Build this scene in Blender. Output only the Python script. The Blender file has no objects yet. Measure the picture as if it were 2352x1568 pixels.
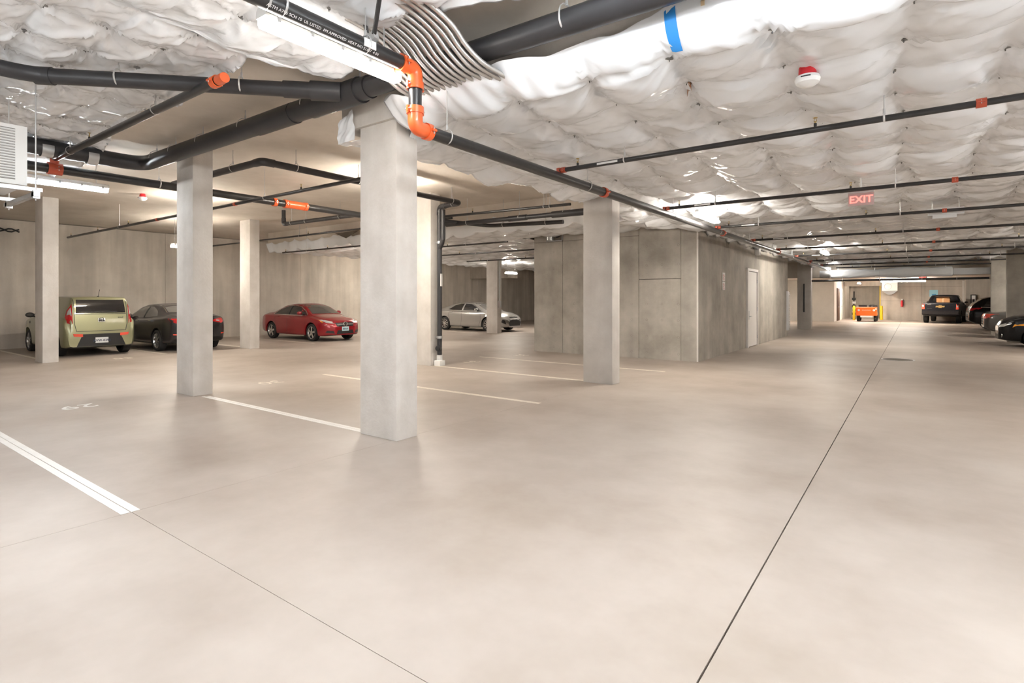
import bpy, bmesh, math, random
import numpy as np
from mathutils import Vector, Matrix
from mathutils.bvhtree import BVHTree

random.seed(7)
rng = np.random.default_rng(7)
PI = math.pi
scene = bpy.context.scene
COL = scene.collection

# ------------------------------------------------------------------ camera, world, exposure
YAW = math.atan(924 / 1262)            # looking this far to the left of the drive lane (+Y)
cam = bpy.data.cameras.new('camera')
cam.sensor_width = 36
cam.lens = 36 * 1262 / 2352
cam.shift_y = -98 / 2352
cam.clip_start = 0.05
cam_o = bpy.data.objects.new('camera', cam)
cam_o.location = (0, 0, 1.6)
cam_o.rotation_euler = (PI / 2, 0, YAW)
COL.objects.link(cam_o)
scene.camera = cam_o
scene.view_settings.view_transform = 'Standard'
scene.view_settings.look = 'None'
scene.view_settings.gamma = 1
scene.view_settings.use_curve_mapping = False
scene.view_settings.exposure = 2.28
LAMP = 25.0                            # radiance of the strip-light diffusers
scene.cycles.max_bounces = 5
scene.cycles.diffuse_bounces = 4
scene.cycles.glossy_bounces = 2
scene.cycles.transmission_bounces = 2
scene.cycles.caustics_reflective = False
scene.cycles.caustics_refractive = False
scene.cycles.use_light_tree = False
scene.cycles.use_adaptive_sampling = True
scene.cycles.adaptive_threshold = 0.06
scene.cycles.use_denoising = True
scene.cycles.sample_clamp_indirect = 6

world = bpy.data.worlds.new('world')
world.use_nodes = True
world.node_tree.nodes['Background'].inputs[0].default_value = (0.9, 0.87, 0.83, 1)
world.node_tree.nodes['Background'].inputs[1].default_value = 0.1
scene.world = world

# ------------------------------------------------------------------ materials
MATS = {}
def mat(name, col, rough=0.5, metal=0.0, var=0.0, scale=3.0, bump=0.0, bscale=60.0, coat=0.0,
        emit=None, estr=0.0, streak=0.0, col2=None, spec=0.5, trans=0.0, detail=4):
    if name in MATS: return MATS[name]
    m = bpy.data.materials.new(name); m.use_nodes = True
    nt = m.node_tree; N = nt.nodes; L = nt.links
    b = N['Principled BSDF']
    b.inputs['Roughness'].default_value = rough
    b.inputs['Metallic'].default_value = metal
    b.inputs['Coat Weight'].default_value = coat
    b.inputs['Coat Roughness'].default_value = 0.06
    b.inputs['Specular IOR Level'].default_value = spec
    b.inputs['Transmission Weight'].default_value = trans
    b.inputs['Base Color'].default_value = (*col, 1)
    if emit:
        b.inputs['Emission Color'].default_value = (*emit, 1)
        b.inputs['Emission Strength'].default_value = estr
    if var or bump or streak:
        g = N.new('ShaderNodeNewGeometry')
    if var or streak:
        n1 = N.new('ShaderNodeTexNoise'); n1.inputs['Scale'].default_value = scale
        n1.inputs['Detail'].default_value = detail; n1.inputs['Roughness'].default_value = 0.62
        L.new(g.outputs['Position'], n1.inputs['Vector'])
        ramp = N.new('ShaderNodeMapRange')
        ramp.inputs[1].default_value = 0.32; ramp.inputs[2].default_value = 0.68
        L.new(n1.outputs['Fac'], ramp.inputs[0])
        mx = N.new('ShaderNodeMix'); mx.data_type = 'RGBA'
        c2 = col2 if col2 else tuple(c * (1 - var) for c in col)
        mx.inputs[6].default_value = (*c2, 1); mx.inputs[7].default_value = (*col, 1)
        L.new(ramp.outputs[0], mx.inputs[0])
        out = mx.outputs[2]
        if streak:
            mp = N.new('ShaderNodeMapping'); mp.inputs['Scale'].default_value = (2.6, 2.6, 0.22)
            L.new(g.outputs['Position'], mp.inputs[0])
            n2 = N.new('ShaderNodeTexNoise'); n2.inputs['Scale'].default_value = 1.0
            n2.inputs['Detail'].default_value = 3
            L.new(mp.outputs[0], n2.inputs['Vector'])
            r2 = N.new('ShaderNodeMapRange'); r2.inputs[1].default_value = 0.35; r2.inputs[2].default_value = 0.65
            r2.inputs[3].default_value = 1 - streak; r2.inputs[4].default_value = 1.0
            L.new(n2.outputs['Fac'], r2.inputs[0])
            m2 = N.new('ShaderNodeMix'); m2.data_type = 'RGBA'; m2.blend_type = 'MULTIPLY'
            m2.inputs[0].default_value = 1.0
            L.new(out, m2.inputs[6]); L.new(r2.outputs[0], m2.inputs[7])
            out = m2.outputs[2]
        L.new(out, b.inputs['Base Color'])
    if bump:
        n3 = N.new('ShaderNodeTexNoise'); n3.inputs['Scale'].default_value = bscale; n3.inputs['Detail'].default_value = 2
        L.new(g.outputs['Position'], n3.inputs['Vector'])
        bp = N.new('ShaderNodeBump'); bp.inputs['Strength'].default_value = bump; bp.inputs['Distance'].default_value = 0.01
        L.new(n3.outputs['Fac'], bp.inputs['Height']); L.new(bp.outputs[0], b.inputs['Normal'])
    MATS[name] = m
    return m

M_floor = mat('floor_concrete', (0.475, 0.42, 0.375), 0.48, var=1, col2=(0.31, 0.255, 0.212), scale=0.42, detail=6)
M_gap = mat('joint_shadow_gap', (0.16, 0.14, 0.12), 0.9)
M_conc = mat('concrete_column', (0.76, 0.725, 0.69), 0.75, var=1, col2=(0.64, 0.60, 0.56), scale=2.2, bump=0.25, bscale=30, streak=0.12, detail=6)
M_conc2 = mat('grey_concrete_column', (0.60, 0.57, 0.54), 0.75, var=1, col2=(0.49, 0.46, 0.43), scale=2.0, bump=0.25, bscale=30, streak=0.14, detail=6)
M_wall = mat('concrete_wall', (0.64, 0.585, 0.52), 0.8, var=1, col2=(0.52, 0.47, 0.41), scale=1.1, bump=0.25, bscale=20, streak=0.24, detail=6)
M_core = mat('concrete_core', (0.51, 0.475, 0.425), 0.75, var=1, col2=(0.33, 0.305, 0.265), scale=1.3, bump=0.3, bscale=20, streak=0.16, detail=6)
M_slab = mat('concrete_soffit', (0.70, 0.64, 0.57), 0.8, var=1, col2=(0.57, 0.51, 0.44), scale=0.9, bump=0.2, bscale=14, detail=5)
M_white_wall = mat('painted_wall', (0.72, 0.69, 0.65), 0.7, var=0.12, scale=1.2)
M_mem = mat('white_membrane', (0.87, 0.895, 0.93), 0.27, var=0.03, scale=1.0, bump=0.10, bscale=16, coat=0.25)
M_tape = mat('blue_tape', (0.03, 0.27, 0.72), 0.5)
M_tan = mat('tan_mark', (0.72, 0.55, 0.34), 0.7)
M_rust = mat('brown_tear', (0.42, 0.2, 0.10), 0.7)
M_paint = mat('white_line_paint', (0.82, 0.80, 0.77), 0.5, var=0.08, scale=8)
M_oldpaint = mat('worn_line_paint', (0.78, 0.72, 0.63), 0.5, var=0.2, scale=12)
M_pipe = mat('black_steel_pipe', (0.028, 0.027, 0.028), 0.32, var=0.3, scale=5, coat=0.2)
M_abs = mat('black_plastic_drain', (0.038, 0.037, 0.04), 0.38, var=0.2, scale=4)
M_orange = mat('orange_coupling', (0.80, 0.13, 0.03), 0.35, coat=0.3)
M_redc = mat('red_coupling', (0.50, 0.085, 0.04), 0.4)
M_zinc = mat('zinc_hanger', (0.62, 0.62, 0.62), 0.35, metal=0.6)
M_steel = mat('galvanised_steel', (0.58, 0.59, 0.6), 0.35, metal=0.85)
M_flex = mat('flexible_conduit', (0.58, 0.56, 0.54), 0.40, metal=0.7)
M_brass = mat('brass', (0.5, 0.36, 0.14), 0.3, metal=0.9)
M_wplas = mat('white_plastic', (0.8, 0.8, 0.79), 0.4)
M_gplas = mat('grey_plastic', (0.62, 0.63, 0.65), 0.4)
M_washer = mat('fastener_washer', (0.22, 0.22, 0.22), 0.4, metal=0.5)
M_lampW = mat('lamp_diffuser_neutral', (0.9, 0.9, 0.9), 0.4, emit=(0.92, 0.97, 1.0), estr=LAMP*1.14)
M_lampY = mat('lamp_diffuser_warm', (0.9, 0.9, 0.85), 0.4, emit=(1.0, 0.91, 0.79), estr=LAMP*1.75)
M_lampD = mat('lamp_diffuser_soft', (0.9, 0.9, 0.88), 0.4, emit=(1.0, 0.94, 0.86), estr=LAMP*0.55)
M_lampL = mat('lamp_diffuser_lane', (0.9, 0.9, 0.88), 0.4, emit=(1.0, 0.92, 0.81), estr=LAMP*1.35)
M_red = mat('alarm_red', (0.62, 0.02, 0.03), 0.4)
M_exit = mat('exit_letters', (0.9, 0.3, 0.25), 0.4, emit=(1.0, 0.16, 0.13), estr=0.42)
M_exitp = mat('exit_panel', (0.62, 0.47, 0.46), 0.2)
M_black = mat('black_plastic', (0.015, 0.015, 0.016), 0.45)
M_tire = mat('tyre_rubber', (0.018, 0.017, 0.017), 0.75)
M_glass = mat('dark_car_glass', (0.015, 0.015, 0.017), 0.04, coat=0.5)
M_gglass = mat('grey_car_glass', (0.10, 0.095, 0.09), 0.05, coat=0.5)
M_chrome = mat('chrome', (0.75, 0.75, 0.75), 0.12, metal=1.0)
M_alloy = mat('alloy_rim', (0.62, 0.61, 0.6), 0.25, metal=0.85)
M_tail = mat('tail_lamp_red', (0.45, 0.012, 0.015), 0.12, coat=0.6)
M_tailb = mat('reflector_red', (0.85, 0.10, 0.06), 0.2, coat=0.6)
M_head = mat('headlamp_clear', (0.62, 0.62, 0.62), 0.25, metal=0.3, coat=0.6)
M_amber = mat('amber_lens', (0.85, 0.33, 0.02), 0.2, coat=0.6)
M_plate = mat('licence_plate', (0.75, 0.77, 0.78), 0.4)
M_plateb = mat('licence_plate_blue', (0.50, 0.68, 0.74), 0.4)
M_ink = mat('plate_ink', (0.03, 0.04, 0.09), 0.5)
M_white = mat('white_print', (0.85, 0.85, 0.84), 0.5)
M_door = mat('white_door', (0.84, 0.82, 0.8), 0.45)
M_yellow = mat('yellow_paint', (0.85, 0.55, 0.02), 0.4)
M_cart = mat('orange_cart_paint', (0.78, 0.13, 0.015), 0.35, coat=0.4)
M_brown = mat('brown_door', (0.10, 0.06, 0.045), 0.5)
M_card = mat('cardboard', (0.52, 0.27, 0.12), 0.8)
M_paper = mat('paper_sign', (0.85, 0.83, 0.82), 0.6)
M_ptext = mat('paper_red_text', (0.6, 0.25, 0.22), 0.6)
M_blue = mat('blue_sign', (0.35, 0.66, 0.78), 0.4)
M_blue2 = mat('blue_sign_symbol', (0.05, 0.3, 0.6), 0.4)

# ------------------------------------------------------------------ mesh helpers
def V(*a): return Vector(a[0]) if len(a) == 1 else Vector(a)
def frame(d):
    d = d.normalized()
    up = Vector((0, 0, 1)) if abs(d.z) < 0.95 else Vector((1, 0, 0))
    a = up.cross(d).normalized()
    return a, d.cross(a)

class MB:
    def __init__(s): s.v = []; s.f = []; s.mi = []; s.cur = 0
    def add(s, vs, fs):
        o = len(s.v); s.v += [tuple(p) for p in vs]
        s.f += [tuple(i + o for i in f) for f in fs]; s.mi += [s.cur] * len(fs)
        return s
    def box(s, a, b, ch=0.0):
        x0, y0, z0 = a; x1, y1, z1 = b
        if ch <= 0:
            return s.add([(x0,y0,z0),(x1,y0,z0),(x1,y1,z0),(x0,y1,z0),(x0,y0,z1),(x1,y0,z1),(x1,y1,z1),(x0,y1,z1)],
                         [(0,3,2,1),(4,5,6,7),(0,1,5,4),(1,2,6,5),(2,3,7,6),(3,0,4,7)])
        bm = bmesh.new(); bmesh.ops.create_cube(bm, size=1)
        for v in bm.verts:
            v.co = Vector((x0 + (v.co.x + .5) * (x1 - x0), y0 + (v.co.y + .5) * (y1 - y0), z0 + (v.co.z + .5) * (z1 - z0)))
        bmesh.ops.bevel(bm, geom=list(bm.edges), offset=ch, segments=2, affect='EDGES', profile=0.7)
        bm.verts.index_update()
        s.add([v.co for v in bm.verts], [[v.index for v in f.verts] for f in bm.faces]); bm.free()
        return s
    def obox(s, c, ax, ay, az):            # oriented box: centre and three half-axis vectors
        c = V(c); ax = V(ax); ay = V(ay); az = V(az)
        vs = [c + ax*i + ay*j + az*k for k in (-1,1) for (i,j) in ((-1,-1),(1,-1),(1,1),(-1,1))]
        return s.add(vs, [(0,3,2,1),(4,5,6,7),(0,1,5,4),(1,2,6,5),(2,3,7,6),(3,0,4,7)])
    def ring_sweep(s, pts, radii, n=12, caps=True):
        pts = [V(p) for p in pts]; k = len(pts); vs = []; fs = []
        d0 = (pts[1] - pts[0]).normalized(); a, b = frame(d0); prev = d0
        for i, p in enumerate(pts):
            d = (pts[min(i+1, k-1)] - pts[max(i-1, 0)])
            if d.length < 1e-9: d = prev
            d = d.normalized(); q = prev.rotation_difference(d); a = q @ a; b = q @ b; prev = d
            r = radii[i]
            vs += [p + a*(math.cos(2*PI*j/n)*r) + b*(math.sin(2*PI*j/n)*r) for j in range(n)]
        for i in range(k-1):
            for j in range(n):
                j2 = (j+1) % n
                fs.append((i*n+j, i*n+j2, (i+1)*n+j2, (i+1)*n+j))
        if caps:
            fs.append(tuple(range(n-1, -1, -1))); fs.append(tuple((k-1)*n+j for j in range(n)))
        return s.add(vs, fs)
    def tube(s, pts, r, n=12, caps=True): return s.ring_sweep(pts, [r]*len(pts), n, caps)
    def cyl(s, p0, p1, r, n=16, r2=None): return s.ring_sweep([p0, p1], [r, r if r2 is None else r2], n)
    def torus(s, c, axis, R, r, n=20, m=6, sq=1.0):
        c = V(c); a, b = frame(V(axis)); ax = V(axis).normalized(); vs = []; fs = []
        for i in range(n):
            t = 2*PI*i/n; rd = a*math.cos(t) + b*math.sin(t)
            for j in range(m):
                u = 2*PI*j/m
                vs.append(c + rd*(R + r*math.cos(u)) + ax*(r*sq*math.sin(u)))
        for i in range(n):
            for j in range(m):
                fs.append((i*m+j, ((i+1)%n)*m+j, ((i+1)%n)*m+(j+1)%m, i*m+(j+1)%m))
        return s.add(vs, fs)
    def ball(s, c, rx, ry, rz, n=16, m=10, half=0):
        vs = []; fs = []; lo = 0 if half > 0 else -PI/2; hi = 0 if half < 0 else PI/2
        for i in range(m+1):
            t = lo + (hi-lo)*i/m
            for j in range(n):
                p = 2*PI*j/n
                vs.append((c[0]+rx*math.cos(t)*math.cos(p), c[1]+ry*math.cos(t)*math.sin(p), c[2]+rz*math.sin(t)))
        for i in range(m):
            for j in range(n): fs.append((i*n+j, i*n+(j+1)%n, (i+1)*n+(j+1)%n, (i+1)*n+j))
        if half: fs.append(tuple(range(n)) if half > 0 else tuple(m*n+j for j in range(n)))
        return s.add(vs, fs)
    def prism(s, poly, t0, t1, plane='xy'):   # polygon extruded along the third axis
        n = len(poly)
        def P(a, b, t): return {'xy': (a,b,t), 'xz': (a,t,b), 'yz': (t,a,b)}[plane]
        vs = [P(a,b,t0) for a,b in poly] + [P(a,b,t1) for a,b in poly]
        fs = [tuple(range(n-1,-1,-1)), tuple(range(n,2*n))] + [(i,(i+1)%n,n+(i+1)%n,n+i) for i in range(n)]
        return s.add(vs, fs)
    def lathe(s, prof, c, axis, n=24):        # prof: (along axis, radius)
        c = V(c); a, b = frame(V(axis)); ax = V(axis).normalized(); vs = []; fs = []
        for (t, r) in prof:
            for j in range(n):
                u = 2*PI*j/n; vs.append(c + ax*t + (a*math.cos(u)+b*math.sin(u))*r)
        k = len(prof)
        for i in range(k-1):
            for j in range(n): fs.append((i*n+j, i*n+(j+1)%n, (i+1)*n+(j+1)%n, (i+1)*n+j))
        return s.add(vs, fs)
    def mesh(s, name, mats, smooth=True, angle=35, fix=True):
        me = bpy.data.meshes.new(name); me.from_pydata(s.v, [], s.f)
        for m in (mats if isinstance(mats, (list, tuple)) else [mats]): me.materials.append(m)
        if any(s.mi): me.polygons.foreach_set('material_index', s.mi)
        if fix:
            bm = bmesh.new(); bm.from_mesh(me); bmesh.ops.recalc_face_normals(bm, faces=list(bm.faces)); bm.to_mesh(me); bm.free()
        if smooth:
            me.polygons.foreach_set('use_smooth', [True]*len(me.polygons)); me.set_sharp_from_angle(angle=math.radians(angle))
        me.update()
        return me
    def build(s, name, mats, parent=None, **k):
        return link(name, s.mesh(name, mats, **k), parent)

def link(name, data, parent=None):
    o = bpy.data.objects.new(name, data); COL.objects.link(o)
    if parent: o.parent = parent
    return o
def tag(o, label=None, cat=None, group=None, kind=None):
    if label: o['label'] = label
    if cat: o['category'] = cat
    if group: o['group'] = group
    if kind: o['kind'] = kind
    return o
def thing(name, label, cat, loc=(0,0,0), rz=0, group=None):
    o = bpy.data.objects.new(name, None); COL.objects.link(o)
    o.empty_display_size = 0.1
    o.location = loc; o.rotation_euler = (0, 0, rz)
    return tag(o, label, cat, group)
def struct(name, mb, m, parent=None, label=None, **k):
    o = mb.build(name, m, parent, **k)
    if not parent: o['kind'] = 'structure'
    if label: o['label'] = label
    return o
def text_mesh(txt, size, m, align='CENTER', extrude=0.002, bold=0.0):
    cu = bpy.data.curves.new('letters', 'FONT'); cu.body = txt; cu.size = size; cu.extrude = extrude
    cu.align_x = align; cu.align_y = 'CENTER'; cu.resolution_u = 3; cu.offset = bold
    t = bpy.data.objects.new('letters', cu); COL.objects.link(t)
    me = bpy.data.meshes.new_from_object(t); bpy.data.objects.remove(t); me.materials.clear(); me.materials.append(m)
    return me
def fillet(pts, r, n=6):
    pts = [V(p) for p in pts]; out = [pts[0]]
    for i in range(1, len(pts)-1):
        p = pts[i]; a = pts[i-1]-p; b = pts[i+1]-p
        rr = min(r, a.length*.49, b.length*.49); a = a.normalized(); b = b.normalized()
        for k in range(n+1):
            t = k/n; out.append((1-t)**2*(p+a*rr) + 2*t*(1-t)*p + t*t*(p+b*rr))
    out.append(pts[-1])
    return out
ORD = ['first','second','third','fourth','fifth','sixth','seventh','eighth','ninth','tenth','eleventh','twelfth','thirteenth','fourteenth','fifteenth','sixteenth']

# ------------------------------------------------------------------ floor
fl = MB().box((-23.9, -9.3, -0.3), (9.6, 57, -0.02))
floor = struct('floor', fl, M_gap, smooth=False)
xc = [-23.6, -14.2, -4.74, -0.73, 9.3]; yc = [-9.0, 1.64, 17.6, 33.1, 56.7]
for i in range(4):
    for j in range(4):
        gx0 = 0.0045 if xc[i] == -0.73 else 0.0018; gx1 = 0.0045 if xc[i+1] == -0.73 else 0.0018
        MB().box((xc[i]+gx0, yc[j]+.0018, -0.02), (xc[i+1]-gx1, yc[j+1]-.0018, 0.0)).build('floor_slab', M_floor, floor, smooth=False)

# painted stall lines (each line one thing)
def stripe(x0, x1, y, w, label, m, split=False):
    mb = MB()
    if split:
        mb.box((x0, y-w/2, 0.0), (x1, y-.004, 0.003)).box((x0+.05, y+.004, 0.0), (x1, y+w/2, 0.003))
    else: mb.box((x0, y-w/2, 0.0), (x1, y+w/2, 0.003))
    return tag(mb.build('parking_stripe', m, smooth=False), label, 'parking line', 'painted parking stall lines')
stripe(-10.2, -4.74, 1.635, 0.125, 'bright white parking stall line nearest the camera on the left floor', M_paint, True)
stripe(-9.4, -5.3, 4.30, 0.11, 'white double parking line running between the two nearest concrete columns', M_paint, True)
stripe(-10.1, -4.62, 7.03, 0.10, 'white parking line ending just right of the big foreground column', M_oldpaint)
stripe(-9.25, -5.2, 9.50, 0.10, 'parking line from the drain riser to the column before the core wall', M_oldpaint)
stripe(-9.7, -4.42, 11.72, 0.10, 'parking line nearest the concrete core wall', M_oldpaint)
stripe(-22.9, -17.6, 4.35, 0.10, 'parking line at the far left edge beside the green hatchback', M_oldpaint)
stripe(-22.9, -17.5, 6.93, 0.10, 'parking line between the green hatchback and the dark sedan', M_oldpaint)
stripe(-22.9, -17.6, 9.45, 0.10, 'parking line right of the dark grey sedan by the slim far column', M_oldpaint)
stripe(-22.9, -17.4, 11.75, 0.10, 'parking line in front of the red car on its near side', M_oldpaint)
stripe(-22.9, -16.6, 19.9, 0.10, 'parking line beside the silver sedan', M_oldpaint)
stripe(-1.0, 0.75, 33.3, 0.28, 'short white bar painted across the far end of the lane joint', M_paint)
stripe(3.4, 8.9, 34.4, 0.12, 'parking line on the far right beyond the pickup truck', M_oldpaint)
def stall_number(txt, x, y, label, size=0.46):
    o = link('stall_number', text_mesh(txt, size, M_oldpaint if y > 3 else M_paint, extrude=0.0015))
    o.location = (x, y, 0.0015); o.rotation_euler = (0, 0, -PI/2)
    tag(o, label, 'floor number', 'stencilled stall numbers')
stall_number('29', -10.02, 2.78, 'white stencilled number 29 on the floor at left')
stall_number('30', -9.95, 5.75, 'worn white stencilled 30 behind the two nearest columns')
stall_number('31', -9.05, 10.6, 'worn white stencilled 31 beside the drain riser foot')
stall_number('32', -9.0, 12.7, 'worn white stencilled 32 in front of the core wall')
stall_number('58', -17.2, 5.75, 'worn stencilled number behind the green hatchback')
dc = thing('floor_drain_cover', 'round drain cover plate set in the lane joint', 'drain cover', (-0.35, 17.65, 0))
MB().lathe([(0.0, .37), (.006, .37), (.006, .33)], (0,0,0), (0,0,1), 32).build('rim', M_steel, dc)
MB().cyl((0,0,0), (0,0,.004), .33, 32).build('plate', M_gap, dc)

# ------------------------------------------------------------------ walls
def panel_wall(name, along, cuts, fixed, depth, z0, z1, m, zc=None, gap=.012, base=None):
    """wall core with real panels: along 'x' (face at y=fixed) or 'y' (face at x=fixed); depth>0 means the body lies beyond the face"""
    zs = [z0] + (zc or []) + [z1]; s = 1 if depth > 0 else -1
    mb = MB(); a, b = fixed + s*.03, fixed + depth
    if along == 'x': mb.box((cuts[0], min(a,b), z0), (cuts[-1], max(a,b), z1))
    else: mb.box((min(a,b), cuts[0], z0), (max(a,b), cuts[-1], z1))
    w = struct(name, mb, base or M_gap, smooth=False)
    for i in range(len(cuts)-1):
        for k in range(len(zs)-1):
            p = MB(); c0 = cuts[i] + (gap/2 if i else 0); c1 = cuts[i+1] - (gap/2 if i < len(cuts)-2 else 0)
            y0 = zs[k] + (gap/2 if k else 0); y1 = zs[k+1] - (gap/2 if k < len(zs)-2 else 0)
            lo, hi = min(fixed, fixed+s*.03), max(fixed, fixed+s*.03)
            if along == 'x': p.box((c0, lo, y0), (c1, hi, y1))
            else: p.box((lo, c0, y0), (hi, c1, y1))
            p.build('wall_panel', m, w, smooth=False)
    return w
panel_wall('wall_left', 'y', [-9, -2, 3.4, 9.2, 14.97, 21.2, 27.4, 36], -23.3, -0.3, 0, 4.12, M_wall)
panel_wall('wall_rear_left', 'x', [-23.3, -19.5, -15.2, -9.4], 36.0, 0.3, 0, 4.12, M_wall)
panel_wall('wall_behind', 'x', [-23.3, -15, -7, 1, 9.2], -9.0, -0.3, 0, 4.12, M_wall)
panel_wall('wall_right', 'y', [-9, 0, 9, 18, 27, 36, 50], 9.2, 0.3, 0, 4.12, M_wall)
# concrete core (stair and lift block) standing left of the lane
core = struct('wall_core', MB().box((-9.37, 14.03, 0), (-4.45, 26.2, 3.6)), M_gap, smooth=False)
for (a, b, z0, z1) in ((-9.4, -8.4, 0, 3.3), (-8.39, -6.012, 0, 3.3), (-6.0, -4.86, 0, 2.115), (-6.0, -4.86, 2.13, 3.6), (-4.85, -4.45, 0, 3.6), (-9.4, -8.94, 3.31, 3.6), (-8.38, -6.012, 3.31, 3.6)):
    MB().box((a, 14.0, z0), (b, 14.03, z1)).build('wall_panel', M_core, core, smooth=False)
for (a, b, z0, z1) in ((14.0, 16.9, 0, 3.6), (16.91, 18.95, 0, 3.6), (18.95, 20.4, 2.6, 3.6), (20.4, 23.2, 0, 3.6), (23.21, 26.2, 0, 3.6)):
    MB().box((-4.45, a, z0), (-4.42, b, z1)).build('wall_panel', M_core, core, smooth=False)
tie = MB().lathe([(0, .03), (-.004, .016), (-.002, 0.0005)], (0,0,0), (0,-1,0), 10).mesh('tie_hole', M_gap)
for x in (-8.7, -8.0, -7.3, -6.6, -6.21, -5.78, -5.36, -4.92):
    for z in (0.17, 0.6, 1.04, 1.46, 2.5, 3.0):
        o = link('tie_hole', tie, core); o.location = (x, 13.999, z)
MB().cyl((-4.435, 14.015, 0), (-4.435, 14.015, 3.4), .022, 8).build('corner_chamfer', M_white_wall, core)
# wall opening with a steel sleeve in the core wall
vt = thing('wall_vent', 'square steel vent sleeve high in the core wall behind the column', 'vent', (-8.66, 13.99, 3.31))
MB().box((-.3, -.02, 0), (.28, .0, .03)).box((-.3, -.02, .42), (.28, .0, .45)).box((-.3, -.02, 0), (-.27, .0, .45)).box((.25, -.02, 0), (.28, .0, .45)).build('frame', M_steel, vt, smooth=False)
MB().box((-.27, .004, .03), (.25, .008, .42)).build('back_plate', M_gap, vt, smooth=False)
MB().cyl((-.12, -.06, .03), (-.12, -.06, .42), .1, 16).build('pipe_bend', M_steel, vt)
MB().torus((.1, -.01, .22), (0, 1, 0), .1, .018).build('ring', M_black, vt)
# door in the core wall
d1 = struct('door_1', MB().box((-4.44, 19.05, 0.02), (-4.395, 20.33, 2.5)), M_door, smooth=False, label='white steel door in the concrete core wall')
MB().box((-4.43, 18.95, 0), (-4.36, 19.04, 2.6)).box((-4.43, 20.34, 0), (-4.36, 20.4, 2.6)).box((-4.43, 19.04, 2.52), (-4.36, 20.34, 2.6)).build('door_frame', M_door, d1, smooth=False)
MB().box((-4.395, 19.13, .92), (-4.375, 19.2, 1.2)).cyl((-4.38, 19.17, 1.02), (-4.33, 19.17, 1.02), .012, 8).cyl((-4.33, 19.17, 1.02), (-4.33, 19.33, 1.02), .012, 8).build('door_handle', M_steel, d1)
for z in (.3, 1.25, 2.2): MB().cyl((-4.375, 20.335, z-.06), (-4.375, 20.335, z+.06), .018, 8).build('hinge', M_steel, d1)
# paper notices
nt_ = thing('paper_notice', 'two-part white paper notice with red lines on the core wall', 'sign', (-4.41, 16.3, 1.85))
for k, z in enumerate((0, .26)):
    sh = MB().box((0, -.13, z), (.004, .13, z+.24)).build('sheet', M_paper, nt_, smooth=False)
    ln = MB()
    for q in range(6): ln.box((.004, -.1, z+.03+q*.03), (.0055, .1-.03*(q%3), z+.042+q*.03))
    ln.build('printed_lines', M_ptext, sh, smooth=False)
# ribbed louvre panel at the end of the core wall
lv = thing('louvre_panel', 'tall narrow white louvre panel at the far end of the core wall', 'panel', (-4.365, 26.2, .25))
MB().box((-.05, -.3, 0), (0, -.05, 1.68)).build('body', M_gplas, lv, smooth=False)
for k in range(28): MB().box((-.045, -.05, .03+k*.058), (.01, .22, .06+k*.058)).build('slat', M_gplas, lv, smooth=False)
struct('wall_core_end', MB().box((-9.37, 26.2, 0), (-4.9, 26.5, 3.6)), M_core, smooth=False)
# far room at the end of the lane
struct('wall_far_left', MB().box((-9.4, 44.6, 0), (-4.55, 45.0, 2.95)), M_white_wall, smooth=False)
struct('wall_far_corridor', MB().box((-4.8, 45.0, 0), (-4.55, 51.0, 2.95)), M_white_wall, smooth=False)
struct('wall_far_side', MB().box((-9.7, 26.5, 0), (-9.4, 45.0, 3.6)), M_white_wall, smooth=False)
wb_ = panel_wall('wall_back', 'x', [-2.1, 0.45, 2.9], 51.0, 0.3, 0, 2.95, M_wall, [1.45, 2.5])
struct('wall_back_lintel', MB().box((-4.55, 51.0, 2.6), (-2.1, 51.3, 2.95)), M_wall, smooth=False)
struct('wall_back_recess', MB().box((-4.8, 56.0, 0), (-1.8, 56.3, 2.95)).box((-2.1, 51.3, 0), (-1.8, 56, 2.95)).box((-4.8, 51.0, 0), (-4.5, 56, 2.95)), M_wall, smooth=False)
struct('wall_back_right', MB().box((2.9, 49.6, 0), (9.2, 51.3, 4.1)), M_wall, smooth=False)
struct('trim_1', MB().box((-2.16, 50.95, 0), (-2.1, 51.0, 2.6)), M_yellow, smooth=False, label='yellow edge guard on the recess opening')
for k, (y0, y1, m, nm) in enumerate(((46.2, 47.3, M_brown, 'dark brown steel door in the far corridor'), (48.3, 49.3, M_door, 'white door in the far corridor'))):
    d = struct('door_%d' % (k+2), MB().box((-4.55, y0, 0), (-4.5, y1, 2.3)), m, smooth=False, label=nm)
    MB().box((-4.55, y0-.08, 0), (-4.48, y0, 2.38)).box((-4.55, y1, 0), (-4.48, y1+.08, 2.38)).box((-4.55, y0, 2.3), (-4.48, y1, 2.38)).build('door_frame', M_brown if k == 0 else M_door, d, smooth=False)
    MB().ball((-4.44, y0+.1, 1.0), .05, .035, .035, 8, 6).build('door_knob', M_steel, d)
# boxed-out concrete over the silver car
struct('wall_bulkhead', MB().box((-23.3, 27.2, 2.9), (-20.2, 28.2, 4.1)), M_wall, smooth=False)

# ------------------------------------------------------------------ ceilings
SL = 4.14
struct('ceiling', MB().box((-23.6, -9.3, SL), (9.5, 36.3, SL+.25)), M_slab, smooth=False)
struct('ceiling_lane_drop', MB().box((-5.6, 4.16, 3.62), (9.2, 33.9, SL)), M_conc, smooth=False)
struct('ceiling_left_drop', MB().box((-20.2, 11.6, 3.62), (-5.6, 35.9, SL)), M_slab, smooth=False)
struct('ceiling_far', MB().box((-9.4, 34.5, 2.95), (9.2, 56.3, 3.15)), M_slab, smooth=False)
struct('ceiling_far_beam', MB().box((-9.4, 33.9, 2.75), (9.2, 34.5, 3.9)), M_slab, smooth=False)

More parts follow.
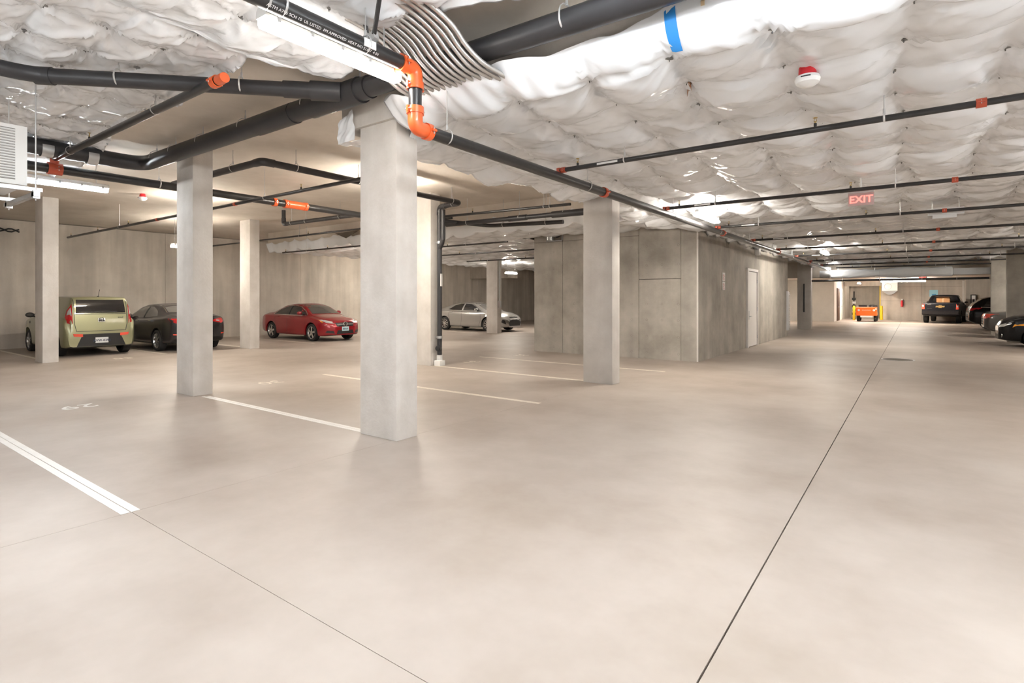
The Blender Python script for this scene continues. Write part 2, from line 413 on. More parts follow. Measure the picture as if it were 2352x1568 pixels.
# ------------------------------------------------------------------ columns
def column(x0, x1, y0, y1, h, label, m=M_conc):
    o = MB().box((x0, y0, 0), (x1, y1, h), .014).build('concrete_column', m)
    return tag(o, label, 'column', 'concrete columns')
column(-5.31, -4.68, 4.2, 4.52, 3.62, 'wide pale concrete column in the foreground under the orange pipe elbow')
column(-10.12, -9.53, 4.17, 4.49, SL, 'concrete column second from left, under the big black drain pipe')
column(-18.08, -17.46, 4.12, 4.44, SL, 'leftmost concrete column, in front of the green hatchback')
column(-17.72, -17.1, 9.2, 9.52, SL, 'slim concrete column between the dark sedan and the red car')
column(-10.1, -9.3, 9.42, 9.74, SL, 'concrete column behind the black vertical drain riser')
column(-5.14, -4.53, 9.34, 9.66, 3.62, 'grey concrete column in front of the core wall', M_conc2)
column(-16.2, -15.56, 20.1, 20.42, 3.62, 'distant concrete column in front of the silver sedan')
column(2.78, 3.42, 27.3, 27.62, 3.62, 'concrete column at the right edge behind the black sedan', M_core)
column(2.78, 3.42, 32.5, 32.82, 3.62, 'further right-hand concrete column beside the grey car with red lights', M_core)
column(-5.05, -4.4, 32.7, 33.2, 3.62, 'far left-hand concrete column at the end of the lane')

# ------------------------------------------------------------------ insulation membrane
def warp(X, Y, seed):
    return (.07*np.sin(Y*1.9+seed)+.035*np.sin(X*2.6+Y*1.1+2*seed), .06*np.sin(X*1.7+1.4*seed)+.035*np.sin(X*4.1-Y*1.3+seed))
def drape(X, Y, sx, sy, ox, oy, sag, seed, wr=0.012):
    """depth of a sheet hung in rows of fasteners: rows stay pinched up, film swags between them, folds radiate from every fastener"""
    wx, wy = warp(X, Y, seed); A = (X+wx-ox)/sx; B = (Y+wy-oy)/sy
    i0 = np.round(A); j0 = np.round(B); u = np.abs(A-i0); v = np.abs(B-j0)
    def hh(i, j, k): return np.modf(np.sin(i*127.1+j*311.7+seed*17.3+k*74.7)*43758.5453)[0]
    jf = np.floor(B); amp = 1+.45*hh(np.floor(A), jf, 11)
    cat = 1-(1-2*u)**2; bil = np.sin(PI*np.clip(v, 0, .5))**.75
    d = sag*amp*(.50*cat + .46*bil*(.30+.70*np.sqrt(np.clip(cat, 0, 1))))
    folds = np.zeros_like(X)
    for di in (-1,0,1):
        for dj in (-1,0,1):
            i = i0+di; j = j0+dj
            dx = (A-i)*sx; dy = (B-j)*sy; r = np.sqrt(dx*dx+dy*dy)+1e-6; th = np.arctan2(dy, dx)
            n1 = 5+np.round(np.abs(hh(i,j,3))*4); n2 = 12+np.round(np.abs(hh(i,j,4))*7)
            a = np.exp(-r/.27)*np.clip(r/.07, 0, 1)
            w1 = (1-np.abs(np.sin(.5*(n1*th+6*hh(i,j,5)+.9*np.sin(r*7)))))**3; w2 = (1-np.abs(np.sin(.5*(n2*th+6*hh(i,j,6)))))**2
            folds += a*(2.6*w1+1.0*w2-.8)*(.5+.8*np.abs(hh(i,j,7)))
    d += wr*folds + sag*.16*np.sin(X*2.3+seed)*np.sin(Y*1.9+1.3*seed)
    d += .0045*np.sin(X*19+Y*7+seed+2*np.sin(Y*5))*np.sin(Y*15-X*5+1.5*np.sin(X*4))
    return d
def fast_points(x0, x1, y0, y1, sx, sy, ox, oy, seed):
    out = []
    for i in range(math.floor((x0-ox)/sx)-1, math.ceil((x1-ox)/sx)+2):
        for j in range(math.floor((y0-oy)/sy)-1, math.ceil((y1-oy)/sy)+2):
            fx = ox+i*sx; fy = oy+j*sy; x, y = fx, fy
            for _ in range(12):
                wx, wy = warp(x, y, seed); x, y = .5*(x+fx-wx), .5*(y+fy-wy)
            x, y = float(x), float(y)
            if x0 < x < x1 and y0 < y < y1: out.append((x, y))
    return out
def grid_mesh(name, P, m, skirt=None):
    nu, nv = P.shape[:2]
    vs = P.reshape(-1, 3); idx = np.arange(nu*nv).reshape(nu, nv)
    q = np.stack([idx[:-1,:-1], idx[1:,:-1], idx[1:,1:], idx[:-1,1:]], -1).reshape(-1, 4)
    me = bpy.data.meshes.new(name)
    me.vertices.add(len(vs)); me.vertices.foreach_set('co', vs.astype(np.float32).ravel())
    me.loops.add(q.size); me.loops.foreach_set('vertex_index', q.astype(np.int32).ravel())
    me.polygons.add(len(q)); me.polygons.foreach_set('loop_start', np.arange(0, q.size, 4, dtype=np.int32))
    me.polygons.foreach_set('use_smooth', np.ones(len(q), dtype=bool))
    me.materials.append(m); me.update(calc_edges=True); me.validate()
    return me
washer = MB().lathe([(0.004, .0005), (0.0, .034), (-.004, .034), (-.006, .006), (-.024, .004), (-.024, .0005)], (0,0,0), (0,0,1), 8).mesh('fastener', M_washer)
def fasteners(pts, zf, parent, cap=300):
    pts = sorted(pts, key=lambda p: p[0]**2+p[1]**2)
    for (x, y) in pts[:cap]:
        o = link('fastener', washer, parent); o.location = (x, y, zf(x, y))
    if len(pts) > cap:
        mb = MB()
        for (x, y) in pts[cap:]: mb.cyl((x, y, zf(x,y)+.004), (x, y, zf(x,y)-.006), .03, 6)
        tag(mb.build('far_fasteners', M_washer, parent, smooth=False), kind='stuff')
def noise1(x, s): return .5*np.sin(x*1.7+s)+.3*np.sin(x*3.9+2.1*s)+.2*np.sin(x*8.3+3.7*s)

# --- lane membrane: flat under the drop slab, rolled up over its front edge, drooping left edge
LX, LY, LZ, LSX, LSY = -0.10, 4.34, 3.53, .77, .64
lane = thing('insulation_membrane', 'quilted white membrane under the lane ceiling, wrapped over its front beam', 'insulation', (0, 4.3, 3.5))
def lane_left(Y):
    k = np.clip((Y-13.3)/.5, 0, 1)
    return -4.405*k + (1-k)*lane_free(Y)
def lane_free(Y): return -5.22 + .10*np.sin(Y*.9+.4) + .05*np.sin(Y*2.7) 
def lane_pos(Xp, s):
    """s >= 0 runs along +Y; s < 0 climbs the front of the beam"""
    Y = 4.30 + s
    d = drape(Xp, np.maximum(Y, 4.2), LSX, LSY, LX, LY, .13, 3, .026)
    Z = LZ - d
    t = np.clip(-s/.52, 0, 1)
    up = t*t*(3-2*t)
    top = np.interp(Xp, [-4.8, -4.45, -4.2, -3.3, -3.0, -2.0, -1.65, -1.4, 0, 6], [.27, .22, .13, .13, .19, .21, .26, .36, .42, .42])
    bulge = .05*np.sin(Xp*2.1+1)+.02*np.sin(Xp*6.7)
    Yw = 4.30 - .20*np.sin(np.clip(t*1.5, 0, 1)*PI/2) - .03*up + bulge*np.sin(t*PI)*.6 - np.where(Xp < -2.6, .20*np.clip((-2.6-Xp)/.35, 0, 1)*np.clip((4.75+Xp)/.4, 0, 1)*up, 0)
    Zw = (LZ-d*(1-up)) + top*up*(1+.10*noise1(Xp*2.2, 4)) + .012*np.sin(Xp*31+4*t)*np.sin(t*PI)
    Zw += .006*np.sin(Xp*12+t*9)
    Y2 = np.where(s < 0, Yw, Y); Z2 = np.where(s < 0, Zw, Z)
    # the last metre before the core wall sags down onto it
    Z2 = Z2 - .10*np.clip((Y2-12.6)/1.2, 0, 1)*np.clip((-3.6-Xp)/1.0, 0, 1)
    return Y2, Z2
lane_tab = {}
def lane_part(s_arr, nx, nm):
    u = np.linspace(0, 1, nx)[:, None]; s = s_arr[None, :]
    Yr = 4.3 + np.maximum(s, 0) + 0*u
    x0 = np.where(s < 0, -4.62 + .0*s, lane_left(Yr)) ; blend = np.clip((s+.0)/.35, 0, 1)
    x0 = (-4.44-.30*np.clip(-s/.5, 0, 1))*(1-blend) + lane_left(Yr)*blend
    X = x0 + (5.4-x0)*u**1.0 + 0*s
    Y, Z = lane_pos(X, s + 0*X)
    # drooping hem at the left edge
    e = (X - x0); hem = np.exp(-e/.10)
    Z = Z - .05*hem*(.6+.4*np.sin(Y*3.1)) * np.clip(s/.3, 0, 1)
    P = np.stack([X, Y, Z], -1)
    # fold the hem up and under
    h0 = P[:1].copy(); h0[..., 2] += .05; h0[..., 0] += .03
    h1 = P[:1].copy(); h1[..., 2] = np.maximum(h1[..., 2]+.07, 3.60); h1[..., 0] += .10
    P = np.concatenate([h1, h0, P], 0)
    return link(nm, grid_mesh(nm, P, M_mem), lane)
lane_part(np.concatenate([np.linspace(-.52, 0, 22)[:-1], np.arange(0, 9.0001, .036)]), 300, 'sheet_near')
lane_part(np.concatenate([np.arange(9.0, 29.5, .075)]), 150, 'sheet_far')
fasteners([p for p in fast_points(-5.0, 5.2, 4.2, 33.6, LSX, LSY, LX, LY, 3) if p[0] < .16*p[1]+1.0 and not (p[0] < -4.3 and p[1] > 13.2)],
          lambda x, y: float(lane_pos(np.array([x]), np.array([y-4.3]))[1][0]) - .002, lane, 290)
# flap pulled around the head of the big column
def sheet(name, quad, n, amp, m, parent, seed=1.0):
    a, b, c, d = [np.array(q, float) for q in quad]
    u = np.linspace(0, 1, n)[:, None, None]; v = np.linspace(0, 1, n)[None, :, None]
    P = a*(1-u)*(1-v)+b*u*(1-v)+c*u*v+d*(1-u)*v
    nrm = np.cross(b-a, d-a); nrm /= np.linalg.norm(nrm)
    w = amp*(np.sin(u*9+v*4+seed)*.5+np.sin(u*3-v*11+2*seed)*.6+np.sin((u+v)*19+seed)*.25)
    return link(name, grid_mesh(name, P + nrm*w, m), parent)
sheet('beam_flap', [(-5.58, 4.10, 3.72), (-5.33, 4.10, 3.83), (-5.30, 4.12, 3.47), (-5.61, 4.10, 3.46)], 24, .012, M_mem, lane, 3.0)
sheet('beam_flap', [(-5.61, 4.10, 3.46), (-5.30, 4.12, 3.47), (-5.30, 4.48, 3.50), (-5.61, 4.48, 3.50)], 16, .012, M_mem, lane, 4.0)
# blue tape, tan mark and torn patch on the wrap
def on_wrap(x, s, off=.008):
    Y, Z = lane_pos(np.array([x]), np.array([s])); Y1, Z1 = lane_pos(np.array([x]), np.array([s+.01]))
    t = Vector((0, float(Y1[0]-Y[0]), float(Z1[0]-Z[0]))).normalized(); n = Vector((1,0,0)).cross(t)
    if n.z > 0: n = -n
    return Vector((x, float(Y[0]), float(Z[0]))) + n*off
def ribbon(name, path, w, m, parent):
    vs = []; fs = []
    for k, (x, s) in enumerate(path):
        dx, ds = (path[min(k+1, len(path)-1)][0]-path[max(k-1,0)][0], path[min(k+1, len(path)-1)][1]-path[max(k-1,0)][1])
        l = math.hypot(dx, ds) or 1; nx, ns = -ds/l*w/2, dx/l*w/2
        for q in (-1, -.33, .33, 1): vs.append(on_wrap(x+nx*q, s+ns*q))
    for k in range(len(path)-1):
        for q in range(3): fs.append((4*k+q, 4*k+q+1, 4*k+5+q, 4*k+4+q))
    return MB().add(vs, fs).build(name, m, parent, fix=False)
ribbon('tape_strip', [(-1.50+.002*k, -.52+.042*k) for k in range(11)], .088, M_tape, lane)
ribbon('tape_strip', [(-1.53+.05*k, -.505-.001*k) for k in range(9)], .055, M_tape, lane)
ribbon('tan_mark', [(-1.24, -.46+.03*k) for k in range(6)], .028, M_tan, lane)
ribbon('torn_patch', [(-1.60-.012*k, .55+.03*k) for k in range(8)], .03, M_rust, lane)

# --- membrane over the near left bay with a ragged outer edge
BZ = 4.07
bay = thing('insulation_membrane', 'crumpled white membrane over the near bay at upper left', 'insulation', (-6, 2, 4.0))
ex = [-14, -12.2, -11.2, -10.4, -8.95, -7.31, -5.95, -5.31, -5.27, -5.05, -4.75, -4.12, -3.36, -3.02, -2.6, 3]
ey = [3.30, 3.42, 3.40, 3.22, 2.93, 2.98, 2.94, 2.90, 3.30, 3.62, 3.66, 3.45, 3.42, 3.42, 3.66, 3.70]
def bay_edge(X): return np.interp(X, ex, ey) + .03*noise1(X*3, 2)
xs_b = np.concatenate([np.arange(-13.6, -11, .07), np.arange(-11, -1.2, .034), np.arange(-1.2, 3, .1)])
vv = np.concatenate([np.linspace(0, .45, 20)[:-1], np.linspace(.45, 1, 170)])
X = np.repeat(xs_b[:, None], len(vv), 1); ye = bay_edge(xs_b)[:, None]
Y = -8.8 + (ye+8.8)*(0.72*np.minimum(vv/.45, 1)+.28*np.clip((vv-.45)/.55, 0, 1))[None, :]
D = drape(X, Y, .655, .47, -5.30, 1.92, .085, 9, .025)
calm = np.clip((-2.7-X)/.5, .35, 1)
Zb = BZ - D*calm - .045*calm*np.exp(-(ye-Y)/.10)*(.7+.5*np.sin(X*4.1))
P = np.stack([X, Y, Zb], -1)
hem = P[:, -1:].copy(); hem[..., 2] += .03; hem[..., 1] -= .03
hem2 = P[:, -1:].copy(); hem2[..., 2] = SL-.005; hem2[..., 1] -= .08
link('sheet', grid_mesh('sheet', np.concatenate([P, hem, hem2], 1), M_mem), bay)
def bay_z(x, y): return BZ - min(1, max(.35, (-2.7-x)/.5))*float(drape(np.array([x]), np.array([y]), .655, .47, -5.30, 1.92, .085, 9, .025)[0]) - .002
fasteners([p for p in fast_points(-12.5, 1.0, .2, 3.6, .655, .47, -5.30, 1.92, 9) if p[1] < float(bay_edge(np.array([p[0]]))[0])-.06], bay_z, bay)

# --- membrane over the rear left bays with a hanging front
RZ = 3.52
rear = thing('insulation_membrane', 'white membrane ceiling over the rear left bays behind the red car', 'insulation', (-14, 11.6, 3.5))
sx_ = np.arange(-20.2, -5.06, .085)[:, None]; ss = np.concatenate([np.linspace(-.35, 0, 10)[:-1], np.arange(0, 24.2, .11)])[None, :]
Xr = sx_ + 0*ss; Yr = 11.65 + np.maximum(ss, 0) + 0*sx_
Dr = drape(Xr, Yr, .77, .64, -9, 12, .12, 5, .018)
t = np.clip(-ss/.35, 0, 1) + 0*sx_
Zr = np.where(ss < 0, RZ-Dr + t*(.34+.03*noise1(Xr, 3)), RZ-Dr) - .10*np.exp(-np.maximum(ss, 0)/.3)*(.6+.4*noise1(Xr*1.3, 7))
Yr = np.where(ss < 0, 11.65-.09*np.sin(t*PI/2)-.04*t*noise1(Xr*2, 1), Yr)
keep = np.stack([Xr, Yr, Zr], -1)
jr = int(np.searchsorted(ss[0], 2.3)); ir = int(np.searchsorted(sx_[:, 0], -9.78))
link('sheet', grid_mesh('sheet', keep[:, :jr+1], M_mem), rear)
link('sheet', grid_mesh('sheet', keep[:ir, jr:], M_mem), rear)
MB().prism([(-15.9, 3.82), (-14.6, 3.84), (-15.3, 3.62)], 11.52, 11.53, 'xz').build('torn_opening', M_gap, rear, smooth=False)
for root in (lane, bay, rear):                 # sheets are modelled in room coordinates
    for ch in root.children: ch.matrix_parent_inverse = Matrix.Translation(-Vector(root.location))

# ------------------------------------------------------------------ pipes
def walk(pts, s):
    for a, b in zip(pts[:-1], pts[1:]):
        l = (b-a).length
        if s <= l or b is pts[-1]: return a + (b-a)*min(1, s/l if l else 0), (b-a).normalized()
        s -= l
def add_hanger(p, r, ztop, parent, axis, loop=1.9):
    h = MB().torus(p + Vector((0,0,r*.25)), axis, r*1.12+.004, .0045, 18, 5, 2.0)
    h.cyl(p+Vector((0,0,r*1.3)), p+Vector((0,0,r*1.3+.05)), .012, 6)
    o = h.build('hanger', M_zinc, parent)
    if ztop > p.z + r*1.3 + .06: MB().cyl(p+Vector((0,0,r*1.3+.04)), (p.x, p.y, ztop), .006, 6).build('hanger_rod', M_zinc, o)
    return o
def add_coupling(p, d, r, m, parent, name='coupling', ln=.08, lug=True):
    a, b = frame(d)
    c = MB().lathe([(-ln/2, r*1.0), (-ln/2, r*1.22), (ln/2, r*1.22), (ln/2, r*1.0)], p, d, 18)
    if lug:
        for s in (-1, 1): c.obox(p+a*s*r*1.35, a*r*.22, b*r*.16, d*ln*.42)
    o = c.build(name, m, parent)
    if lug:
        bt = MB()
        for s in (-1, 1): bt.cyl(p+a*s*r*1.38-b*r*.5, p+a*s*r*1.38+b*r*.5, r*.09, 6)
        bt.build('bolt', M_zinc, o)
    return o
def sprinkler(p, parent, up=True):
    s = 1 if up else -1; z = Vector((0,0,s))
    h = MB().cyl(p, p+z*.035, .014, 8).build('sprinkler_head', M_black, parent)
    MB().cyl(p+z*.03, p+z*.055, .008, 8).cyl(p+z*.085, p+z*.09, .02, 10).cyl(p+z*.05+Vector((.012,0,0)), p+z*.085+Vector((.006,0,0)), .003, 5).cyl(p+z*.05-Vector((.012,0,0)), p+z*.085-Vector((.006,0,0)), .003, 5).build('deflector', M_brass, h)
def pipe(name, label, path, r, m=M_pipe, rad=None, hang=(), ztop=SL, coup=(), heads=(), cat='pipe', group=None, elbows=None, n=16):
    pts = [V(p) for p in path]; o0 = Vector(pts[0])
    t = thing(name, label, cat, o0, 0, group)
    loc = [p-o0 for p in pts]; fp = fillet(loc, rad if rad else r*2.2)
    MB().tube(fp, r, n).build('pipe_body', m, t, angle=50)
    if elbows is not None:                     # moulded elbow sleeves at the bends
        for i in range(1, len(loc)-1):
            a = (loc[i-1]-loc[i]).normalized(); b = (loc[i+1]-loc[i]).normalized(); R = (rad if rad else r*2.2)*1.15
            MB().tube(fillet([loc[i]+a*R*1.25, loc[i], loc[i]+b*R*1.25], R), r*1.14, n).build('elbow', elbows, t, angle=50)
    for s in hang:
        p, d = walk(loc, s); add_hanger(p, r, ztop-o0.z, t, d)
    for (s, mm) in coup:
        p, d = walk(loc, s); add_coupling(p, d, r, mm, t)
    for s in heads:
        p, d = walk(loc, s); sprinkler(p+Vector((0,0,r*.9)), t)
    return t

# sprinkler main over the lane: high section, orange drop, long low section
mx = -3.65
t = thing('sprinkler_main', 'black sprinkler main dropping through two orange elbows then running down the lane', 'pipe', (mx, 3.5, 3.15))
def orel(c, a, b, R):                          # grooved orange elbow from direction a to direction b around corner c
    c = V(c); a = V(a); b = V(b)
    MB().tube(fillet([c+a*R, c, c+b*R], R*.98, 10), .068, 20).build('elbow', M_orange, t, angle=60)
    for d in (a, b): add_coupling(c+d*(R+.01), d, .064, M_orange, t, 'coupling', .062)
orel((0, 0, .53), (0,-1,0), (0,0,-1), .145)
orel((0, 0, .0), (0,0,1), (0,1,0), .145)
MB().cyl((0, -9.0, .53), (0, -.14, .53), .062, 20).build('upper_pipe', M_pipe, t)
MB().cyl((0, 0, .385), (0, 0, .145), .06, 20).build('drop_pipe', M_pipe, t)
MB().cyl((0, .14, 0), (0, 29.5, 0), .06, 20).build('lower_pipe', M_pipe, t)
for y in (-1.42, -1.30, -.56): add_hanger(Vector((0, y, .53)), .062, SL-3.15, t, Vector((0,1,0)))
for y in (.42, 3.25, 6.6, 9.6, 12.5, 15.5, 19, 22.5, 26): add_hanger(Vector((0, y, 0)), .06, .47, t, Vector((0,1,0)))
for y in (3.75, 9.9, 16.5, 23): add_coupling(Vector((0, y, 0)), Vector((0,1,0)), .06, M_redc, t)
tx = link('lettering', text_mesh('ASTM A795 SCH 10  UL LISTED  FM APPROVED  HEAT NO 51127  4 IN', .032, M_white, extrude=.0005), t)
tx.location = (.0, -.98, .53-.0635); tx.rotation_euler = (PI, 0, -PI/2); tx.rotation_euler = Matrix(((0,-1,0),(1,0,0),(0,0,1))).to_euler()
# print sits on the side of the pipe that faces the room
tx.matrix_basis = Matrix.Translation((.044, -.95, .53-.047)) @ Matrix(((0, .70, .714), (1, 0, 0), (0, .714, -.70))).to_4x4()
lb = MB().box((.045, -.62, .50), (.064, -.50, .565)).build('label_tag', M_white, t, smooth=False)
for sx, k in ((-.26, 0), (.26, 1)):
    br = MB().cyl((sx*.12, -.5, .62), (sx*1.35+.02, -.5+.18*(1-2*k), SL-3.16), .019, 8).build('sway_brace', M_pipe, t)
    MB().obox((sx*.16, -.5, .625), (.02,0,.01), (0,.025,0), (-.01,0,.035)).build('brace_clamp', M_zinc, br, smooth=False)

# branch lines across the lane
BR = [6.0, 9.66, 12.9, 16.3, 19.8, 23.3, 26.8, 30.3]
bl = ['nearest', 'second', 'third', 'fourth', 'fifth', 'sixth', 'seventh', 'eighth and farthest']
first = None
def branch():
    t = thing('sprinkler_branch', '', 'pipe', (mx, BR[0], 3.23), 0, 'sprinkler branch pipes across the lane')
    MB().cyl((0,0,0), (8.6,0,0), .029, 14).build('pipe_body', M_pipe, t)
    MB().cyl((0,0,-.05), (0,0,.03), .035, 12).build('outlet', M_redc, t)
    add_coupling(Vector((.07,0,0)), Vector((1,0,0)), .029, M_redc, t, 'coupling', .06)
    add_coupling(Vector((4.1,0,0)), Vector((1,0,0)), .032, M_redc, t, 'coupling', .07)
    for x in (.9, 3.43, 6.2): add_hanger(Vector((x,0,0)), .029, .39, t, Vector((1,0,0)))
    for x in (.27, 2.88, 5.9): sprinkler(Vector((x,0,.026)), t)
    MB().box((.55, -.031, -.012), (.82, -.026, .012)).build('label_tag', M_white, t, smooth=False)
    return t
def copy_tree(o, parent=None):
    c = o.copy(); COL.objects.link(c); c.parent = parent
    for ch in o.children: copy_tree(ch, c)
    return c
b0 = branch()
for k, y in enumerate(BR):
    b = b0 if k == 0 else copy_tree(b0)
    b.location = (mx, y, 3.23)
    b['label'] = 'thin black sprinkler branch pipe across the lane, %s from the camera' % bl[k]

# big drain main along X with its 45 degree branch
DY, DZ = 3.85, 3.87
t = pipe('drain_main', 'thick black drain pipe running under the ceiling past the column heads', [(-10.62, -8.5, DZ), (-10.62, DY, DZ+.02), (-4.9, DY, DZ), (3.2, DY, 3.76)], .104, M_abs, .34,
     hang=(10.9, 12.9, 13.6, 14.5, 15.7, 17.15, 18.1, 20.7), elbows=None, n=24)
O = Vector((-10.62, -8.5, DZ))
MB().tube([p-O for p in fillet([V(-10.62, -8.4, DZ), V(-10.62, DY, DZ+.02), V(-4.7, DY, DZ)], .34)], .121, 24).build('wide_section', M_abs, t, angle=50)
for (x0, x1, r) in ((-5.75, -5.2, .133), (-5.25, -4.85, .14), (-6.95, -6.1, .128)):
    MB().cyl(Vector((x0, DY, DZ))-O, Vector((x1, DY, DZ))-O, r, 24).build('sleeve', M_abs, t)
for y in (2.55, 3.12):
    MB().lathe([(-.07, .12), (-.07, .127), (.07, .127), (.07, .12)], Vector((-10.62, y, DZ))-O, (0,1,0), 24).build('band_clamp', M_steel, t)
a45 = Vector((-1,-1,0)).normalized(); w = Vector((-5.0, DY, DZ))
t = pipe('drain_branch', 'black drain pipe crossing diagonally below the membrane to the thick drain', [w+a45*.1, Vector((-7.24, 1.61, DZ)), (-7.36, -3.0, DZ)], .078, M_abs, .25,
     hang=(1.05, 2.25), ztop=SL, n=20)
O = Vector(t.location)
for (s0, s1, r) in ((0.02, .34, .105), (.34, .62, .09), (2.86, 3.02, .088)):
    MB().cyl(w+a45*(s0+.1)-O, w+a45*(s1+.1)-O, r, 20).build('sleeve', M_abs, t)

# left sprinkler main and its feeds
t = pipe('sprinkler_main', 'black sprinkler main with an orange fitting running past the left columns', [(-10.9, -8.5, 3.64), (-10.9, 13.3, 3.64), (-9.42, 13.3, 3.6)], .072, M_pipe, .18,
     hang=(5, 9, 12.7, 13.5, 17.6, 20.2), coup=((11.25, M_redc), (14.9, M_orange), (20.9, M_redc), (22.3, M_redc)))
MB().cyl((0, 15.2, 0), (0, 15.6, 0), .085, 18).build('orange_fitting', M_orange, t)
add_coupling(Vector((0, 15.15, 0)), Vector((0,1,0)), .075, M_orange, t); add_coupling(Vector((0, 15.62, 0)), Vector((0,1,0)), .075, M_orange, t)
t = pipe('sprinkler_feed', 'shiny black sprinkler pipe crossing below the membrane with orange fittings at both ends', [(-5.56, 2.72, 3.80), (-10.9, 2.72, 3.80), (-10.9, 2.72, 3.68)], .046, M_pipe, .07, hang=(1.6, 4.6), ztop=4.12)
O = Vector(t.location)
MB().cyl(Vector((-5.53,2.72,3.80))-O, Vector((-5.66,2.72,3.80))-O, .05, 16).build('orange_cap', M_orange, t)
add_coupling(Vector((-5.72,2.72,3.80))-O, Vector((1,0,0)), .05, M_orange, t)
MB().cyl(Vector((-10.9,2.72,3.86))-O, Vector((-10.9,2.72,3.62))-O, .06, 14).build('orange_tee', M_redc, t)
MB().lathe([(-.09,.08),(-.09,.095),(.09,.095),(.09,.08)], Vector((-10.9,2.72,3.64))-O, (0,1,0), 16).build('orange_saddle', M_redc, t)
sprinkler(Vector((-6.35,2.72,3.84))-O, t); sprinkler(Vector((-9.35,2.72,3.84))-O, t)
LB = 'sprinkler branch pipes on the left'
pipe('sprinkler_branch', 'thin black sprinkler pipe ending above the green hatchback', [(-21.4, 5.67, 3.52), (-6.6, 5.67, 3.52)], .032, hang=(4.2, 8.2, 11.4), coup=((6.6, M_redc), (10.3, M_redc)), heads=(.3, 2.6, 4.8, 9.0, 12.6), group=LB)
pipe('sprinkler_branch', 'thin black sprinkler pipe above the slim column left of the red car', [(-22.4, 10.5, 3.68), (-9.6, 10.5, 3.68)], .028, hang=(3, 6, 9.4), heads=(3.4, 6.5), group=LB)
pipe('sprinkler_branch', 'thin black sprinkler pipe hanging below the torn white wrap', [(-18.7, 11.3, 3.29), (-11.4, 11.3, 3.29)], .025, hang=(1.5, 4.5), heads=(.2, 2.7), group=LB, ztop=SL)
for y, x0, nm in ((12.9, -15.2, 'nearest to the core wall top'), (15.5, -17, 'just before the distant column head'), (18.7, -16.2, 'third back over the silver sedan'), (20.9, -14.0, 'farthest back over the silver sedan')):
    pipe('sprinkler_branch', 'thin black sprinkler pipe in the rear left bays, ' + nm, [(x0, y, 3.27), (-9.6, y, 3.27)], .026, hang=(1.2, 4.0), heads=(.8, 3.2), group=LB, ztop=3.45, n=10)
# waste lines and riser
t = pipe('drain_riser', 'black drain pipe that turns down into the vertical riser by the column', [(-11.6, 4.72, 3.82), (-8.5, 4.78, 3.82), (-8.5, 9.55, 3.82), (-9.18, 9.6, 3.80), (-9.18, 9.6, .18)], .058, M_abs, .14, hang=(2.2, 3.7, 5.0, 6.4, 7.6, 8.1), ztop=SL, n=16, elbows=M_abs)
O = Vector(t.location); B = Vector((-9.18, 9.6, 0))-O
MB().cyl(B+Vector((0,0,.12)), B+Vector((0,0,.26)), .068, 16).build('white_base', M_wplas, t)
MB().box((B.x-.1, B.y-.09, B.z), (B.x+.1, B.y+.09, B.z+.13), .02).build('floor_boot', M_wplas, t)
for z in (2.95, .68):
    MB().lathe([(-.03,.058),(-.03,.066),(.03,.066),(.03,.058)], B+Vector((0,0,z)), (0,0,1), 16).box((B.x-.22, B.y-.02, B.z+z-.02), (B.x-.05, B.y+.02, B.z+z+.02)).build('wall_bracket', M_steel, t)
MB().cyl(B+Vector((0,0,.42)), B+Vector((.05,-.12,.42)), .06, 16).cyl(B+Vector((.05,-.12,.42)), B+Vector((.055,-.135,.42)), .045, 14).build('cleanout_cap', M_abs, t)
MB().cyl(B+Vector((.14,-.03,3.0)), B+Vector((.14,-.03,3.72)), .055, 14).build('side_stack', M_abs, t)
MB().tube(fillet([B+Vector((.14,-.03,3.1)), B+Vector((.12,-.03,2.95)), B+Vector((0,0,2.8))], .1), .055, 14).build('wye_leg', M_abs, t)
MB().box((B.x+.05, B.y-.03, B.z+1.9), (B.x+.066, B.y+.03, B.z+2.2)).build('label_tag', M_white, t, smooth=False)
MB().tube(fillet([Vector((-8.5,7.3,4.13))-O, Vector((-8.5,7.3,3.82))-O, Vector((-8.5,7.8,3.82))-O], .15), .055, 14).build('stack_drop', M_abs, t)
pipe('drain_pipe', 'short black drain dropping from the slab left of the red car', [(-14.6, 8.85, SL), (-14.6, 8.85, 3.74), (-9.9, 8.85, 3.70)], .055, M_abs, .12, hang=(.8, 1.5, 3.0), elbows=M_abs)
pipe('water_pipe', 'thin black pipe rising to the membrane edge above the drain riser', [(-9.3, 9.9, 3.62), (-5.75, 9.9, 3.56)], .03, M_pipe, hang=(2.9, 3.05), heads=(.9,))
t = pipe('drain_pipe', 'black drain pipe with sleeves leading to the column before the core wall', [(-9.7, 10.4, 3.5), (-5.2, 10.4, 3.46)], .055, M_abs, hang=(.7, 2.3, 3.5), ztop=4.1)
MB().cyl((3.2,0,-.03), (4.4,0,-.04), .075, 16).build('sleeve', M_abs, t); MB().cyl((2.0,0,-.02), (2.5,0,-.025), .068, 16).build('sleeve', M_abs, t)
pipe('drain_pipe', 'black drain pipe with a capped end beside the core wall', [(-9.6, 9.9, 3.55), (-8.9, 11.2, 3.5), (-6.7, 11.2, 3.42)], .05, M_abs, .2, hang=(1.9, 3.2), ztop=SL)

